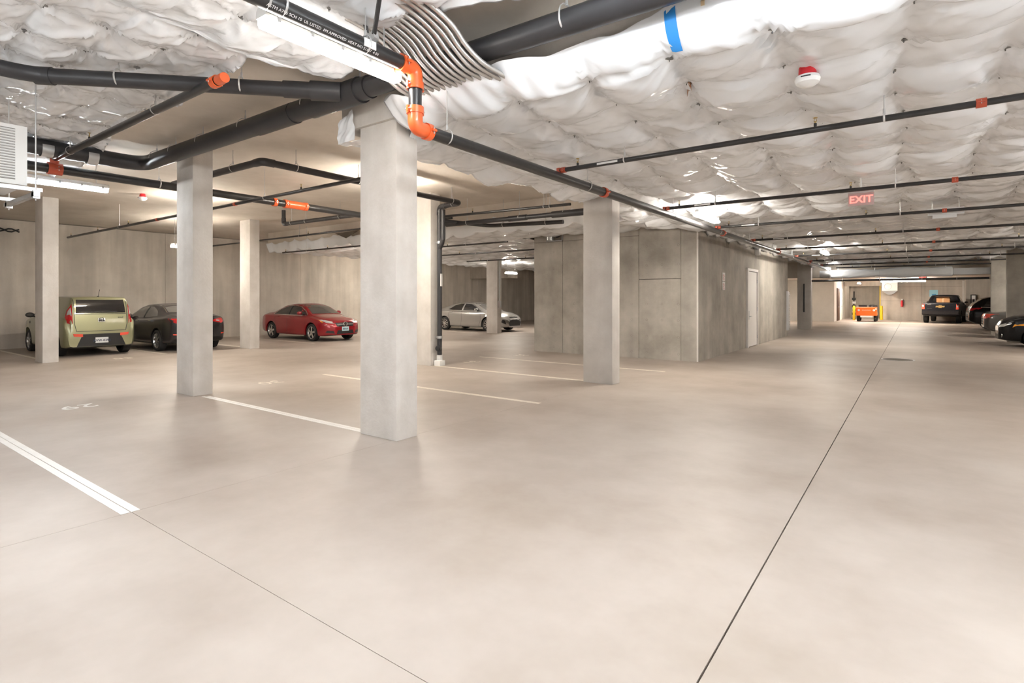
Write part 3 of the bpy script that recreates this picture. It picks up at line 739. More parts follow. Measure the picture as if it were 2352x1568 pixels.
# flexible conduits spilling over the beam
def conduit(k, n=16):
    q = k/(n-1); x = -4.24 + 1.06*q; j = random.uniform(-.012, .012)
    ctrl = [V(x-.06, 3.02, 4.06), V(x-.04+j, 3.26, 4.03), V(x+.01, 3.46, 3.93), V(x+.06+j, 3.60, 3.79), V(x+.11, 3.74, 3.685), V(x+.16+j, 3.92, 3.64), V(x+.2, 4.12, 3.61)]
    pts = []
    for i in range(len(ctrl)-1):
        p0 = ctrl[max(i-1,0)]; p1 = ctrl[i]; p2 = ctrl[i+1]; p3 = ctrl[min(i+2, len(ctrl)-1)]
        m = 30
        for s in range(m):
            t = s/m
            pts.append(.5*((2*p1)+(p2-p0)*t+(2*p0-5*p1+4*p2-p3)*t*t+(3*p1-p0-3*p2+p3)*t**3))
    r = .0235
    o = MB().ring_sweep(pts, [r if i % 2 else r*.86 for i in range(len(pts))], 10).build('flexible_conduit', M_flex, angle=80)
    tag(o, '%s ribbed steel conduit from the left in the bundle above the beam' % ORD[k], 'conduit', 'ribbed conduits over the beam')
for k in range(16): conduit(k)

# ------------------------------------------------------------------ strip lights
def strip_light(x, y, z, label, m=M_lampY, along='y', ln=1.3, ztop=None, clips=True, wrap=True):
    t = thing('strip_light', label, 'light', (x, y, z), 0 if along == 'y' else PI/2, 'vapour-tight strip lights')
    h = ln/2
    def rounded(x0, z0, z1): return None
    MB().prism([(-.034,0), (-.038,.01), (-.034,.036), (-.022,.05), (.022,.05), (.034,.036), (.038,.01), (.034,0)] if wrap else [(-.064,0), (-.070,.014), (-.062,.055), (-.040,.075), (.040,.075), (.062,.055), (.070,.014), (.064,0)], -h, h, 'xz').build('housing', M_wplas, t, smooth=False)
    MB().prism([(-.034,-.002), (-.080,-.050), (-.070,-.070), (-.042,-.080), (.042,-.080), (.070,-.070), (.080,-.050), (.034,-.002)] if wrap else [(-.062,-.002), (-.060,-.040), (-.045,-.066), (.045,-.066), (.060,-.040), (.062,-.002)], -h+.012, h-.012, 'xz').build('diffuser', m, t, smooth=False)
    if clips:
        for k in range(5):
            yy = -h+.1+k*(ln-.2)/4
            for e in (-1, 1):
                q = .060 if not wrap else .044
                MB().box((min(e*.074, e*q), yy-.015, -.02), (max(e*.074, e*q), yy+.015, .03)).build('clip', M_steel, t, smooth=False)
    if ztop:
        for s in (-1, 1): MB().cyl((0, s*h*.75, .06), (0, s*h*.75, ztop-z), .006, 6).build('suspension_rod', M_zinc, t)
    return t
strip_light(-3.79, 2.77, 3.625, 'bright strip light hanging beside the sprinkler main at top centre', M_lampD, ztop=4.05, wrap=False)
strip_light(-12.0, 3.05, 3.62, 'strip light at left behind the hanging condenser unit', M_lampW, ln=1.45, ztop=4.14, wrap=False)
strip_light(-18.6, 7.95, 3.28, 'small strip light near the left wall, half hidden by a column', ln=.9, ztop=4.1)
strip_light(-16.6, 22.6, 2.95, 'far strip light above the silver sedan', ln=.9, ztop=3.6)
strip_light(-3.35, 11.2, 3.26, 'strip light beside the lane sprinkler main before the core wall', M_lampL, ztop=3.62)
strip_light(-2.55, 22.2, 3.26, 'strip light further down the lane near the door', M_lampL, ztop=3.62)
strip_light(-3.6, 32.6, 3.20, 'strip light at the far end of the lane near the duct', M_lampD, ztop=3.62, wrap=False)
strip_light(-0.6, 44.0, 2.78, 'long strip light in the far room above the pickup truck', along='x', ln=2.4, ztop=2.96)
strip_light(-3.2, 53.6, 2.8, 'added unseen strip light inside the far recess behind the cart', ln=.3, ztop=2.96)  # lamp added to brighten the recess, out of sight above the lintel
strip_light(-3.3, 48.0, 2.78, 'strip light in the far room above the orange cart', ztop=2.96)
for (x, y, z, m, nm) in ((4.6, 9.5, 3.1, M_lampY, 'strip light over the right-hand stalls nearest the camera'), (4.5, 19.5, 3.1, M_lampY, 'strip light over the right-hand stalls midway along'), (4.9, 30, 3.1, M_lampY, 'strip light over the right-hand stalls at the far end'),
                         (-14.5, 13.2, 3.25, M_lampY, 'added unseen strip light over the rear aisle behind the red car'), (-20, 18, 3.25, M_lampY, 'added unseen strip light near the left wall beyond the red car'), (-13.4, 27, 3.2, M_lampY, 'added unseen strip light deep in the rear left bays'),  # added lamps, kept out of sight, to brighten the left wall and rear bays
                         (-8.75, 7.68, 3.7, M_lampY, 'added strip light hidden over the left aisle behind the big foreground column'), (-14.3, 6.29, 3.7, M_lampY, 'added strip light hidden over the left aisle behind the second column'), (3.7, 7.0, 2.95, M_lampW, 'added unseen strip light over the nearest right-hand stalls'), (-7.6, 40, 2.78, M_lampY, 'added strip light hidden in the far side room left of the lane'),
                         (-1.2, 2.55, 3.78, M_lampW, 'strip light above the near edge of the view, before the taped beam'), (2.0, 2.3, 2.85, M_lampW, 'added unseen strip light almost overhead on the right'), (4.2, 3.8, 3.0, M_lampW, 'added unseen strip light above the camera on the right'), (-2.2, -2.6, 3.25, M_lampW, 'added unseen strip light behind the camera on the lane side'), (2.4, -3.0, 3.25, M_lampW, 'added unseen strip light behind the camera on the far right'), (-5.4, -1.1, 3.3, M_lampW, 'added strip light left of the camera just outside the view'), (-7.4, -3.6, 3.45, M_lampW, 'added unseen strip light behind the camera on the left'),  # except the taped-beam lamp, added out of view to brighten the near bay
                         (-14, -4.0, 3.7, M_lampY, 'added unseen strip light far behind the camera on the left')):  # added fill lamp behind the camera, never in view
    strip_light(x, y, z, nm, m, clips=False, ztop=SL if (y < 4 or z > 3.6) else 2.96 if y > 36 else 3.62, ln=.72 if x == -14.3 else 1.2)

# ------------------------------------------------------------------ vehicles
def smooth_prof(pts, sig=.05):
    xs = np.array([p[0] for p in pts]); zs = np.array([p[1] for p in pts])
    g = np.linspace(xs[0], xs[-1], 700); y = np.interp(g, xs, zs)
    k = max(1, int(sig/(g[1]-g[0]))); w = np.exp(-.5*(np.arange(-3*k, 3*k+1)/k)**2); w /= w.sum()
    yp = np.concatenate([2*y[0]-y[3*k:0:-1], y, 2*y[-1]-y[-2:-3*k-2:-1]])
    ys = np.convolve(yp, w, 'valid')
    return lambda x: np.interp(x, g, ys)
class Car:
    def __init__(s, spec, paint, label, loc, rz, cat='car', group='parked vehicles', name='car'):
        s.sp = spec; s.t = thing(name, label, cat, loc, rz, group); s.paint = paint
        s.make_body()
    def make_body(s):
        sp = s.sp; zk = sp.get('zk', 1.0); sp = s.sp = dict(sp, top=[(x, z*zk) for x, z in sp['top']], belt=[(x, z*zk) for x, z in sp['belt']]); x0, x1 = sp['top'][0][0], sp['top'][-1][0]
        top = smooth_prof(sp['top'], sp.get('sig', .045)); belt = smooth_prof(sp['belt'], .06); bot = smooth_prof(sp['bot'], .05)
        wm = smooth_prof(sp['wm'], .05); wt = smooth_prof(sp['wt'], .06); crown = smooth_prof(sp.get('crown', [(x0, .03), (x1, .03)]), .05)
        xs = set(np.round(np.linspace(x0, x1, 76), 4)) | set(np.round(x0+np.array([.012,.03,.055,.09,.13]), 4)) | set(np.round(x1-np.array([.012,.03,.055,.09,.13]), 4))
        Ra = sp['R']*sp.get('arch', 1.17)
        for ax in sp['axles']:
            for k in range(0, 13): xs.add(round(ax+Ra*math.cos(PI*k/12), 4))
            xs.add(round(ax+Ra+.004, 4)); xs.add(round(ax-Ra-.004, 4))
        xs = sorted(x for x in xs if x0 <= x <= x1); rows = []
        for x in xs:
            zt = float(top(x)); zb = float(belt(x)); zs = float(bot(x)); w = float(wm(x)); tw = float(wt(x)); cr = float(crown(x))
            ze = zt-cr; zb = min(zb, ze-.012); gh = max(0, ze-zb); wb = w-.035-.05*max(0, min(1, (gh-.05)/.3)); tw = min(tw, wb-.012)
            zm = zs+.55*(zb-zs); tk = min(1, gh/.25)
            P = [(0, zs), (.45*w, zs), (.86*w, zs+.005), (w-.03, zs+.04), (w-.008, zs+.16), (w, zm), (w-.012, zb-.05), (wb, zb),
                 (wb+(tw-wb)*.33+.014*tk, zb+gh*.33), (wb+(tw-wb)*.68+.018*tk, zb+gh*.70), (tw+.004, ze-.015*tk), (tw-.035, ze+cr*.28), (tw*.66, ze+cr*.72), (tw*.33, ze+cr*.94), (0, zt)]
            Q = []
            for i in range(len(P)-1):
                p0 = P[max(i-1,0)]; p1 = P[i]; p2 = P[i+1]; p3 = P[min(i+2, len(P)-1)]
                for q in range(2):
                    t = q/2; t2 = t*t; t3 = t2*t; ten = .38
                    h = [(2*t3-3*t2+1), (t3-2*t2+t), (-2*t3+3*t2), (t3-t2)]
                    Q.append(tuple(h[0]*p1[c]+h[1]*ten*(p2[c]-p0[c])+h[2]*p2[c]+h[3]*ten*(p3[c]-p1[c]) for c in (0,1)))
            Q.append(P[-1])
            R = []
            for (y, z) in Q:
                for ax in sp['axles']:
                    dx = abs(x-ax)
                    if dx < Ra and y > .52*w:
                        az = sp['R']*1.02+math.sqrt(Ra*Ra-dx*dx)*1.0
                        if z < az < zt: z = az
                R.append((max(y, 0), z))
            rows.append((x, R))
        n = len(rows[0][1]); mb = MB(); vs = []; fs = []; mi = []
        for (x, R) in rows:
            vs += [(x, y, z) for y, z in R] + [(x, -y, z) for y, z in R[1:-1]]
        m = 2*n-2
        def idx(i, j, side):           # side 0: +y, 1: -y
            if side == 0 or j == 0 or j == n-1: return i*m+j
            return i*m+n+j-1
        for i in range(len(rows)-1):
            for j in range(n-1):
                for sd in (0,1):
                    a, b, c, d = idx(i,j,sd), idx(i+1,j,sd), idx(i+1,j+1,sd), idx(i,j+1,sd)
                    fs.append((a,b,c,d) if sd == 0 else (d,c,b,a)); mi.append(1 if j < 5 else 0)
        for i in (0, len(rows)-1):
            loop = [idx(i,j,0) for j in range(n)] + [idx(i,j,1) for j in range(n-2,0,-1)]
            fs.append(tuple(loop)); mi.append(0)
        mb.v = vs; mb.f = fs; mb.mi = mi
        me = mb.mesh('body', [s.paint, M_black], angle=48)
        s.body = link('body', me, s.t)
        bm = bmesh.new(); bm.from_mesh(me); s.bvh = BVHTree.FromBMesh(bm); bm.free()
        s.x0, s.x1 = x0, x1
        for ax in sp['axles']:
            for sd in (-1, 1): s.wheel(ax, sd)
    def wheel(s, ax, sd):
        sp = s.sp; R = sp['R']; tw = sp.get('tw', .105); y = sd*(sp['W']-.015)
        t = MB().lathe([(-2*tw, R*.70), (-2*tw, R*.9), (-2*tw+.02, R*.985), (-2*tw+.05, R), (-.05, R), (-.02, R*.985), (0, R*.9), (.004, R*.76), (-.02, R*.70), (-2*tw, R*.70)], (ax, y, R), (0, sd, 0), 32).build('tyre', M_tire, s.t)
        rim = MB().lathe([(-.03, R*.71), (0.0, R*.71), (.002, R*.67), (-.035, R*.62)], (0,0,0), (0, sd, 0), 28)
        rim.lathe([(-.03, .0005), (-.03, R*.2), (-.005, R*.16), (.0, R*.09), (.0, .0005)], (0,0,0), (0, sd, 0), 20)
        ns = sp.get('spokes', 5)
        for k in range(ns):
            a = 2*PI*k/ns+.2; c = Vector((math.cos(a), 0, math.sin(a))); p = Vector((-math.sin(a), 0, math.cos(a))); o = Vector((0, sd, 0))
            wd = sp.get('spw', .17)*R
            for e in ((-1, 1) if sp.get('twin') else (0,)):
                rim.obox(c*R*.41+p*e*wd*.75-o*.018, c*R*.27+p*e*wd*.25, p*wd*(.5 if not e else .28), o*.014)
        ro = rim.build('rim', M_alloy, t); ro.location = (ax, y-sd*.012, R)
        bk = MB().lathe([(0, .0005), (0, R*.69)], (ax, y-sd*.07, R), (0, sd, 0), 20).build('brake_disc', M_black, t)
    # --- pieces projected on the bodywork: 2-D outline + viewing side
    def proj(s, view, a, b, off):
        if view in ('L', 'R'):
            sd = 1 if view == 'L' else -1; o = Vector((a, sd*3, b)); d = Vector((0, -sd, 0))
        elif view == 'F': o = Vector((s.x1+2, a, b)); d = Vector((-1,0,0))
        elif view == 'B': o = Vector((s.x0-2, a, b)); d = Vector((1,0,0))
        else: o = Vector((a, b, 4)); d = Vector((0,0,-1))
        h = s.bvh.ray_cast(o, d)
        if h[0] is None:
            h = s.bvh.find_nearest(o+d*((o-Vector((0,0,b if view != 'T' else 0))).length*.5))
            return Vector(h[0])-d*off
        n = Vector(h[1]); n = -n if n.dot(d) > 0 else n
        return Vector(h[0])+(n*.75-d*.25)*off
    def patch(s, name, view, poly, m, off=.006, parent=None, res=.07, thick=.02, label=None):
        pts = []
        for i in range(len(poly)):
            a = poly[i]; b = poly[(i+1) % len(poly)]; k = max(1, int(math.hypot(b[0]-a[0], b[1]-a[1])/res))
            pts += [(a[0]+(b[0]-a[0])*q/k, a[1]+(b[1]-a[1])*q/k) for q in range(k)]
        n = len(pts); cx = sum(p[0] for p in pts)/n; cz = sum(p[1] for p in pts)/n; mb = MB(); vs = []; fs = []
        rings = (1.0, .72, .4, .15)
        for r in rings: vs += [s.proj(view, cx+(p[0]-cx)*r, cz+(p[1]-cz)*r, off) for p in pts]
        vs.append(s.proj(view, cx, cz, off)); sk = len(vs)
        vs += [s.proj(view, p[0], p[1], off-thick) for p in pts]
        for q in range(len(rings)-1):
            for i in range(n): fs.append((q*n+i, q*n+(i+1)%n, (q+1)*n+(i+1)%n, (q+1)*n+i))
        q = len(rings)-1
        for i in range(n): fs.append((q*n+i, q*n+(i+1)%n, sk-1)); fs.append((i, sk+i, sk+(i+1)%n, (i+1)%n))
        mb.add(vs, fs); o = mb.build(name, m, parent or s.t, angle=40)
        if label: o['label'] = label
        return o
    def line(s, name, view, path, w, m, off=.004, parent=None):
        P = []
        for a, b in zip(path[:-1], path[1:]):
            k = max(1, int(math.hypot(b[0]-a[0], b[1]-a[1])/.05)); P += [(a[0]+(b[0]-a[0])*q/k, a[1]+(b[1]-a[1])*q/k) for q in range(k)]
        P.append(path[-1]); vs = []; fs = []
        for i, p in enumerate(P):
            a = P[max(i-1,0)]; b = P[min(i+1,len(P)-1)]; l = math.hypot(b[0]-a[0], b[1]-a[1]) or 1; nx, nz = -(b[1]-a[1])/l*w/2, (b[0]-a[0])/l*w/2
            vs += [s.proj(view, p[0]+nx, p[1]+nz, off), s.proj(view, p[0]-nx, p[1]-nz, off)]
        for i in range(len(P)-1): fs.append((2*i, 2*i+1, 2*i+3, 2*i+2))
        return MB().add(vs, fs).build(name, m, parent or s.t, smooth=False)
    def sides(s, name, poly, m, **k):
        for v in ('L', 'R'): s.patch(name, v, poly, m, **k)
    def seams(s, paths, w=.01):
        for v in ('L', 'R'):
            for p in paths: s.line('door_seam', v, p, w, M_black, .002)
    def mirror(s, x, z, m, out=.12):
        for sd in (-1, 1):
            y = abs(s.proj('L', x, z, 0).y)
            o = MB().ball((x-.03, sd*(y+out), z+.05), .075, .11, .075, 14, 8).build('side_mirror', m, s.t)
            MB().obox((x, sd*(y+out*.35), z), (.03,0,0), (0,out*.5,0), (0,0,.018)).build('mirror_arm', M_black, o, smooth=False)
            MB().ball((x-.085, sd*(y+out), z+.05), .03, .09, .058, 12, 6).build('mirror_glass', M_gglass, o)
    def handle(s, x, z, m=M_chrome):
        for v, sd in (('L', 1), ('R', -1)):
            p = s.proj(v, x, z, .02); MB().obox(p, (.1,0,0), (0,.014,0), (0,0,.014)).build('door_handle', m, s.t)
    def plate(s, view, a, z, txt, m=M_plate, w=.305, h=.155):
        p = s.proj(view, a, z, .012); sg = 1 if view == 'F' else -1
        o = MB().box((-.006, -w/2, -h/2), (.006, w/2, h/2)).build('licence_plate', m, s.t, smooth=False)
        o.location = p; o.rotation_euler = (0, 0, 0 if sg > 0 else PI)
        tx = link('plate_text', text_mesh(txt, .088, M_ink, extrude=.001, bold=.002), o); tx.location = (.0075, 0, -.01); tx.rotation_euler = (PI/2, 0, PI/2)
        return o

SEDAN = dict(R=.325, W=.885, axles=(-1.34, 1.40), spokes=5,
    top=[(-2.31,.86),(-2.27,1.0),(-1.9,1.05),(-1.5,1.10),(-.8,1.365),(-.25,1.43),(.2,1.42),(.55,1.33),(1.22,1.0),(1.85,.89),(2.2,.77),(2.31,.60)],
    belt=[(-2.31,.80),(-2,.95),(-1.2,.96),(0,.93),(1.2,.90),(2,.77),(2.31,.56)],
    bot=[(-2.31,.42),(-2.1,.27),(-1.3,.2),(1.3,.19),(2,.2),(2.31,.24)],
    wm=[(-2.31,.60),(-2.2,.77),(-1.8,.87),(0,.885),(1.4,.885),(1.9,.85),(2.2,.70),(2.31,.46)],
    wt=[(-2.31,.5),(-1.9,.66),(-1.5,.62),(-.8,.55),(.3,.55),(1.2,.70),(1.9,.68),(2.31,.4)],
    crown=[(-2.31,.03),(-1.5,.04),(-.8,.06),(.3,.06),(1.2,.05),(2.0,.08),(2.31,.05)])
P_red = mat('red_car_paint', (0.30, 0.004, 0.012), 0.3, metal=0.3, coat=1.0)
P_sil = mat('silver_car_paint', (0.42, 0.41, 0.395), 0.32, metal=0.55, coat=1.0)
P_drk = mat('graphite_car_paint', (0.026, 0.023, 0.025), 0.3, metal=0.2, coat=0.6, spec=0.3)
P_grn = mat('olive_green_car_paint', (0.335, 0.335, 0.20), 0.33, metal=0.5, coat=1.0)
P_blk = mat('black_car_paint', (0.006, 0.006, 0.007), 0.22, metal=0.0, coat=0.15, spec=0.25)
P_nvy = mat('dark_pickup_paint', (0.014, 0.014, 0.018), 0.35, metal=0.0, coat=0.0, spec=0.2)

# red coupe-like sedan, nose to +X
c = Car(dict(SEDAN, spw=.24), P_red, 'glossy red sedan parked nose out beside the far wall', (-19.75, 13.1, 0), 0)
side = [(-1.22,1.0),(-.95,1.18),(-.5,1.30),(-.05,1.325),(.35,1.275),(.72,1.13),(.98,.98),(.5,.975),(-.4,.985)]
c.sides('side_window', side, M_glass)
for v in 'LR':
    c.line('window_trim', v, [(-1.26,1.0),(-.95,1.21),(-.5,1.325),(-.05,1.345),(.38,1.295),(.76,1.14),(1.04,.975)], .02, M_chrome, .007)
    c.line('window_trim', v, [(-1.26,.985),(-.4,.965),(1.0,.955)], .018, M_chrome, .007)
    c.line('pillar', v, [(-.18,1.32),(-.2,.98)], .06, M_black, .009)
c.patch('windscreen', 'F', [(-.60,1.03),(.60,1.03),(.45,1.355),(-.45,1.355)], M_gglass)
c.patch('rear_window', 'B', [(-.52,1.13),(.52,1.13),(.42,1.34),(-.42,1.34)], M_glass)
c.seams([[(.98,.93),(1.0,.55),(.92,.27)], [(-.2,.95),(-.18,.6),(-.22,.25)], [(-1.0,.95),(-1.12,.75),(-.98,.5)]])
for sd in (-1, 1):
    c.patch('headlamp', 'F', [(sd*.42,.66),(sd*.70,.70),(sd*.80,.80),(sd*.70,.82),(sd*.47,.74)], M_head, label='clear headlamp')
    c.patch('side_marker', 'F', [(sd*.79,.70),(sd*.825,.79),(sd*.81,.81),(sd*.77,.74)], M_amber)
    c.patch('air_inlet', 'F', [(sd*.45,.30),(sd*.74,.33),(sd*.70,.42),(sd*.50,.40)], M_black)
    c.patch('tail_lamp', 'B', [(sd*.42,.84),(sd*.72,.82),(sd*.74,.93),(sd*.45,.93)], M_tail)
g = c.patch('grille', 'F', [(-.36,.56),(.36,.56),(.40,.70),(-.40,.70)], M_black)
c.patch('lower_grille', 'F', [(-.38,.28),(.38,.28),(.34,.42),(-.34,.42)], M_black)
c.line('grille_bar', 'F', [(-.38,.63),(.38,.63)], .035, M_chrome, .02, g)
p = c.proj('F', 0, .63, .03)
st = MB().torus(p, (1,0,0), .085, .011, 24, 8)
for a in (90, 210, 330): st.obox(p+Vector((0, math.cos(math.radians(a))*.042, math.sin(math.radians(a))*.042)), (.006,0,0), (0, math.cos(math.radians(a))*.042, math.sin(math.radians(a))*.042), (0, -math.sin(math.radians(a))*.012, math.cos(math.radians(a))*.012))
st.build('star_emblem', M_chrome, g)
c.plate('F', 0, .47, 'BEA05', M_plateb)
c.mirror(.72, 1.0, P_red); c.handle(.12, .88, P_red); c.handle(-.85, .90, P_red)

# silver sedan, nose to +X
sp = dict(SEDAN, R=.335, spokes=10, spw=.10, axles=(-1.40, 1.44), W=.92)
sp['wm'] = [(-2.44,.62),(-2.3,.80),(-1.8,.90),(0,.92),(1.4,.92),(1.95,.88),(2.3,.74),(2.44,.5)]
sp['top'] = [(-2.44,.90),(-2.40,1.06),(-2.0,1.12),(-1.65,1.17),(-.9,1.39),(-.3,1.445),(.2,1.43),(.55,1.34),(1.25,1.03),(1.95,.92),(2.3,.80),(2.44,.60)]
sp['belt'] = [(-2.44,.84),(-2,1.0),(-1.2,1.0),(0,.96),(1.2,.93),(2,.80),(2.44,.56)]
sp['bot'] = [(-2.44,.42),(-2.2,.27),(-1.3,.2),(1.3,.19),(2,.2),(2.44,.22)]
sp['wt'] = [(-2.44,.5),(-2.0,.66),(-1.6,.64),(-.9,.56),(.3,.56),(1.2,.72),(1.9,.70),(2.44,.4)]
sp['crown'] = [(-2.44,.03),(-1.5,.04),(-.8,.06),(.3,.06),(1.2,.05),(2.0,.08),(2.44,.05)]
c = Car(sp, P_sil, 'silver sedan parked behind the distant column', (-18.2, 21.75, 0), 0)
c.sides('rear_side_window', [(-1.18,1.06),(-.85,1.26),(-.5,1.34),(-.27,1.35),(-.30,1.03),(-.9,1.04)], M_glass)
c.sides('front_side_window', [(-.20,1.03),(-.17,1.35),(.2,1.33),(.52,1.2),(.88,1.01),(.4,1.01)], M_glass)
for v in 'LR': c.line('window_trim', v, [(-1.25,1.06),(-.85,1.285),(-.4,1.37),(.2,1.35),(.58,1.2),(.95,1.0)], .02, M_chrome, .007)
c.patch('windscreen', 'F', [(-.62,1.06),(.62,1.06),(.46,1.37),(-.46,1.37)], M_gglass)
c.patch('rear_window', 'B', [(-.52,1.19),(.52,1.19),(.42,1.36),(-.42,1.36)], M_glass)
c.seams([[(1.0,.95),(1.02,.55),(.9,.27)], [(-.24,1.0),(-.22,.6),(-.26,.25)], [(-1.05,1.0),(-1.12,.8),(-1.0,.5)]])
for sd in (-1, 1):
    c.patch('headlamp', 'F', [(sd*.34,.70),(sd*.72,.72),(sd*.82,.80),(sd*.70,.80),(sd*.36,.74)], M_head)
    c.patch('air_inlet', 'F', [(sd*.60,.36),(sd*.80,.46),(sd*.74,.60),(sd*.66,.56)], M_black)
    c.patch('tail_lamp', 'B', [(sd*.42,.86),(sd*.76,.84),(sd*.78,.98),(sd*.45,.96)], M_tail)
g = c.patch('upper_grille', 'F', [(-.34,.66),(.34,.66),(.30,.72),(-.30,.72)], M_black)
c.patch('lower_grille', 'F', [(-.42,.28),(.42,.28),(.54,.60),(-.54,.60)], M_black)
MB().torus(c.proj('F', 0, .69, .015), (1,0,0), .06, .01, 20, 6).build('oval_emblem', M_chrome, g)
c.mirror(.78, 1.02, P_sil); c.handle(.05, .92, P_sil); c.handle(-.95, .94, P_sil)

# dark sedan, nose to the wall (-X)
sp = dict(SEDAN, W=.895, spokes=8, spw=.15); sp['top'] = [(-2.29,.92),(-2.25,1.06),(-1.95,1.11),(-1.6,1.16),(-.85,1.39),(-.3,1.455),(.2,1.44),(.55,1.36),(1.3,1.02),(1.9,.90),(2.2,.78),(2.29,.6)]
for k_ in ('belt', 'bot', 'wm', 'wt', 'crown'): sp[k_] = [(-2.29 if x < -2.3 else 2.29 if x > 2.3 else x, y) for x, y in SEDAN[k_]]
sp['belt'] = [(-2.29,.88),(-2,1.02),(-1.2,1.0),(0,.95),(1.2,.92),(2,.78),(2.29,.56)]
c = Car(sp, P_drk, 'dark graphite sedan parked nose in beside the green hatchback', (-20.05, 8.0, 0), PI)
c.sides('side_window', [(-1.15,1.06),(-.9,1.22),(-.45,1.345),(.1,1.345),(.5,1.24),(.95,1.0),(.3,.995),(-.6,1.02)], M_gglass)
for v in 'LR': c.line('pillar', v, [(-.2,1.34),(-.18,1.0)], .10, M_black, .009)
c.patch('rear_window', 'B', [(-.56,1.18),(.56,1.18),(.45,1.375),(-.45,1.375)], M_gglass)
c.line('window_trim', 'B', [(-.60,1.17),(-.46,1.395),(.46,1.395),(.60,1.17)], .02, M_chrome, .008)
c.patch('windscreen', 'F', [(-.62,1.06),(.62,1.06),(.46,1.38),(-.46,1.38)], M_gglass)
c.seams([[(1.0,.95),(1.02,.55),(.9,.27)], [(-.19,1.0),(-.17,.6),(-.2,.25)], [(-1.0,1.0),(-1.10,.8),(-.95,.5)]])
for sd in (-1, 1):
    c.patch('tail_lamp', 'B', [(sd*.36,.90),(sd*.62,.84),(sd*.78,.90),(sd*.80,1.0),(sd*.60,1.0),(sd*.40,.96)], M_tail)
    c.patch('lamp_lens', 'B', [(sd*.46,.915),(sd*.56,.90),(sd*.57,.93),(sd*.47,.94)], M_head, .014)
    c.patch('reflector', 'B', [(sd*.62,.50),(sd*.74,.51),(sd*.74,.545),(sd*.62,.54)], M_tailb)
c.line('boot_seam', 'B', [(-.66,.86),(-.50,.66),(.50,.66),(.66,.86)], .012, M_black, .003)
c.line('bumper_seam', 'B', [(-.78,.64),(.78,.64)], .010, M_black, .003)
c.plate('B', 0, .76, 'BGX 417'); c.mirror(.75, 1.0, P_drk); c.handle(.05, .90, M_chrome); c.handle(-.9, .93, M_chrome)

# olive green boxy hatchback, nose to the wall (-X)
sp = dict(zk=1.05, R=.335, W=.89, axles=(-1.33, 1.24), spokes=5, tw=.11, arch=1.2, sig=.03,
    top=[(-2.05,.62),(-2.035,1.0),(-1.98,1.30),(-1.90,1.53),(-1.80,1.585),(-.6,1.615),(.2,1.59),(.55,1.52),(1.12,1.14),(1.75,1.02),(1.98,.88),(2.05,.66)],
    belt=[(-2.05,.60),(-1.95,.98),(-1.2,1.07),(0,1.02),(1.1,.98),(1.75,.88),(2.05,.6)],
    bot=[(-2.05,.27),(-1.9,.23),(-1.3,.22),(1.3,.2),(1.9,.22),(2.05,.28)],
    wm=[(-2.05,.76),(-1.95,.84),(-1.6,.885),(0,.89),(1.3,.89),(1.75,.84),(1.98,.7),(2.05,.52)],
    wt=[(-2.05,.66),(-1.95,.64),(-1.7,.64),(-.6,.65),(.4,.63),(1.15,.74),(1.7,.72),(2.05,.4)],
    crown=[(-2.05,.01),(-1.9,.03),(-.5,.045),(.4,.05),(1.2,.05),(1.8,.09),(2.05,.05)])
c = Car(sp, P_grn, 'olive green boxy hatchback parked nose in at the far left', (-20.57, 5.68, 0), PI)
c.sides('side_window', [(-1.15,1.17),(-1.0,1.46),(-.3,1.53),(.35,1.52),(.62,1.41),(.92,1.11),(0,1.12)], M_glass)
for v in 'LR': c.line('pillar', v, [(-.25,1.53),(-.25,1.12)], .07, M_black, .009)
c.patch('rear_window', 'B', [(-.59,1.20),(.59,1.20),(.56,1.57),(-.56,1.57)], M_glass)
c.patch('windscreen', 'F', [(-.64,1.17),(.64,1.17),(.54,1.52),(-.54,1.52)], M_gglass)
for sd in (-1, 1):
    l = c.patch('tail_lamp', 'B', [(sd*.66,.90),(sd*.765,.93),(sd*.77,1.08),(sd*.735,1.28),(sd*.66,1.46)], M_tail, .010)
    c.patch('lamp_lens', 'B', [(sd*.675,1.14),(sd*.745,1.15),(sd*.725,1.26),(sd*.68,1.36)], M_head, .018, l)
    c.patch('reflector', 'B', [(sd*.44,.545),(sd*.64,.565),(sd*.66,.64),(sd*.44,.625)], M_tailb, .01, label='red bumper reflector')
c.patch('bumper_insert', 'B', [(-.58,.275),(.58,.275),(.44,.62),(-.44,.62)], M_black, .008)
c.line('hatch_seam', 'B', [(-.62,1.58),(-.62,.90),(-.58,.70),(.58,.70),(.62,.90),(.62,1.58)], .014, M_black, .003)
c.line('window_seam', 'B', [(-.60,1.175),(.60,1.175)], .016, M_black, .004)
c.line('wiper', 'B', [(-.38,1.235),(0,1.225)], .018, M_black, .02)
e_ = c.patch('badge', 'B', [(-.085,.955),(.085,.955),(.085,1.06),(-.085,1.06)], M_chrome, .014)
c.patch('badge_field', 'B', [(-.07,.965),(.07,.965),(.07,1.0),(-.07,1.0)], M_black, .02, e_)
MB().torus(c.proj('B', 0, 1.02, .02), (1,0,0), .05, .006, 20, 6).build('badge_oval', M_black, e_)
tx = link('badge_letters', text_mesh('KIA', .05, M_black, extrude=.002), e_); tx.location = c.proj('B', 0, 1.02, .022); tx.rotation_euler = (PI/2, 0, -PI/2)
tx = link('model_letters', text_mesh('soul', .08, M_black, extrude=.002), c.t); tx.location = c.proj('B', -.46, 1.07, .01); tx.rotation_euler = (PI/2, 0, -PI/2)
c.plate('B', 0, .44, 'AVW-0392'); c.mirror(.80, 1.07, M_black, .14)
a = Vector((-1.75, 0, 1.665)); MB().ball(a, .05, .03, .02, 10, 6).cyl(a, a+Vector((-.13, 0, .2)), .006, 6).build('antenna', M_black, c.t)
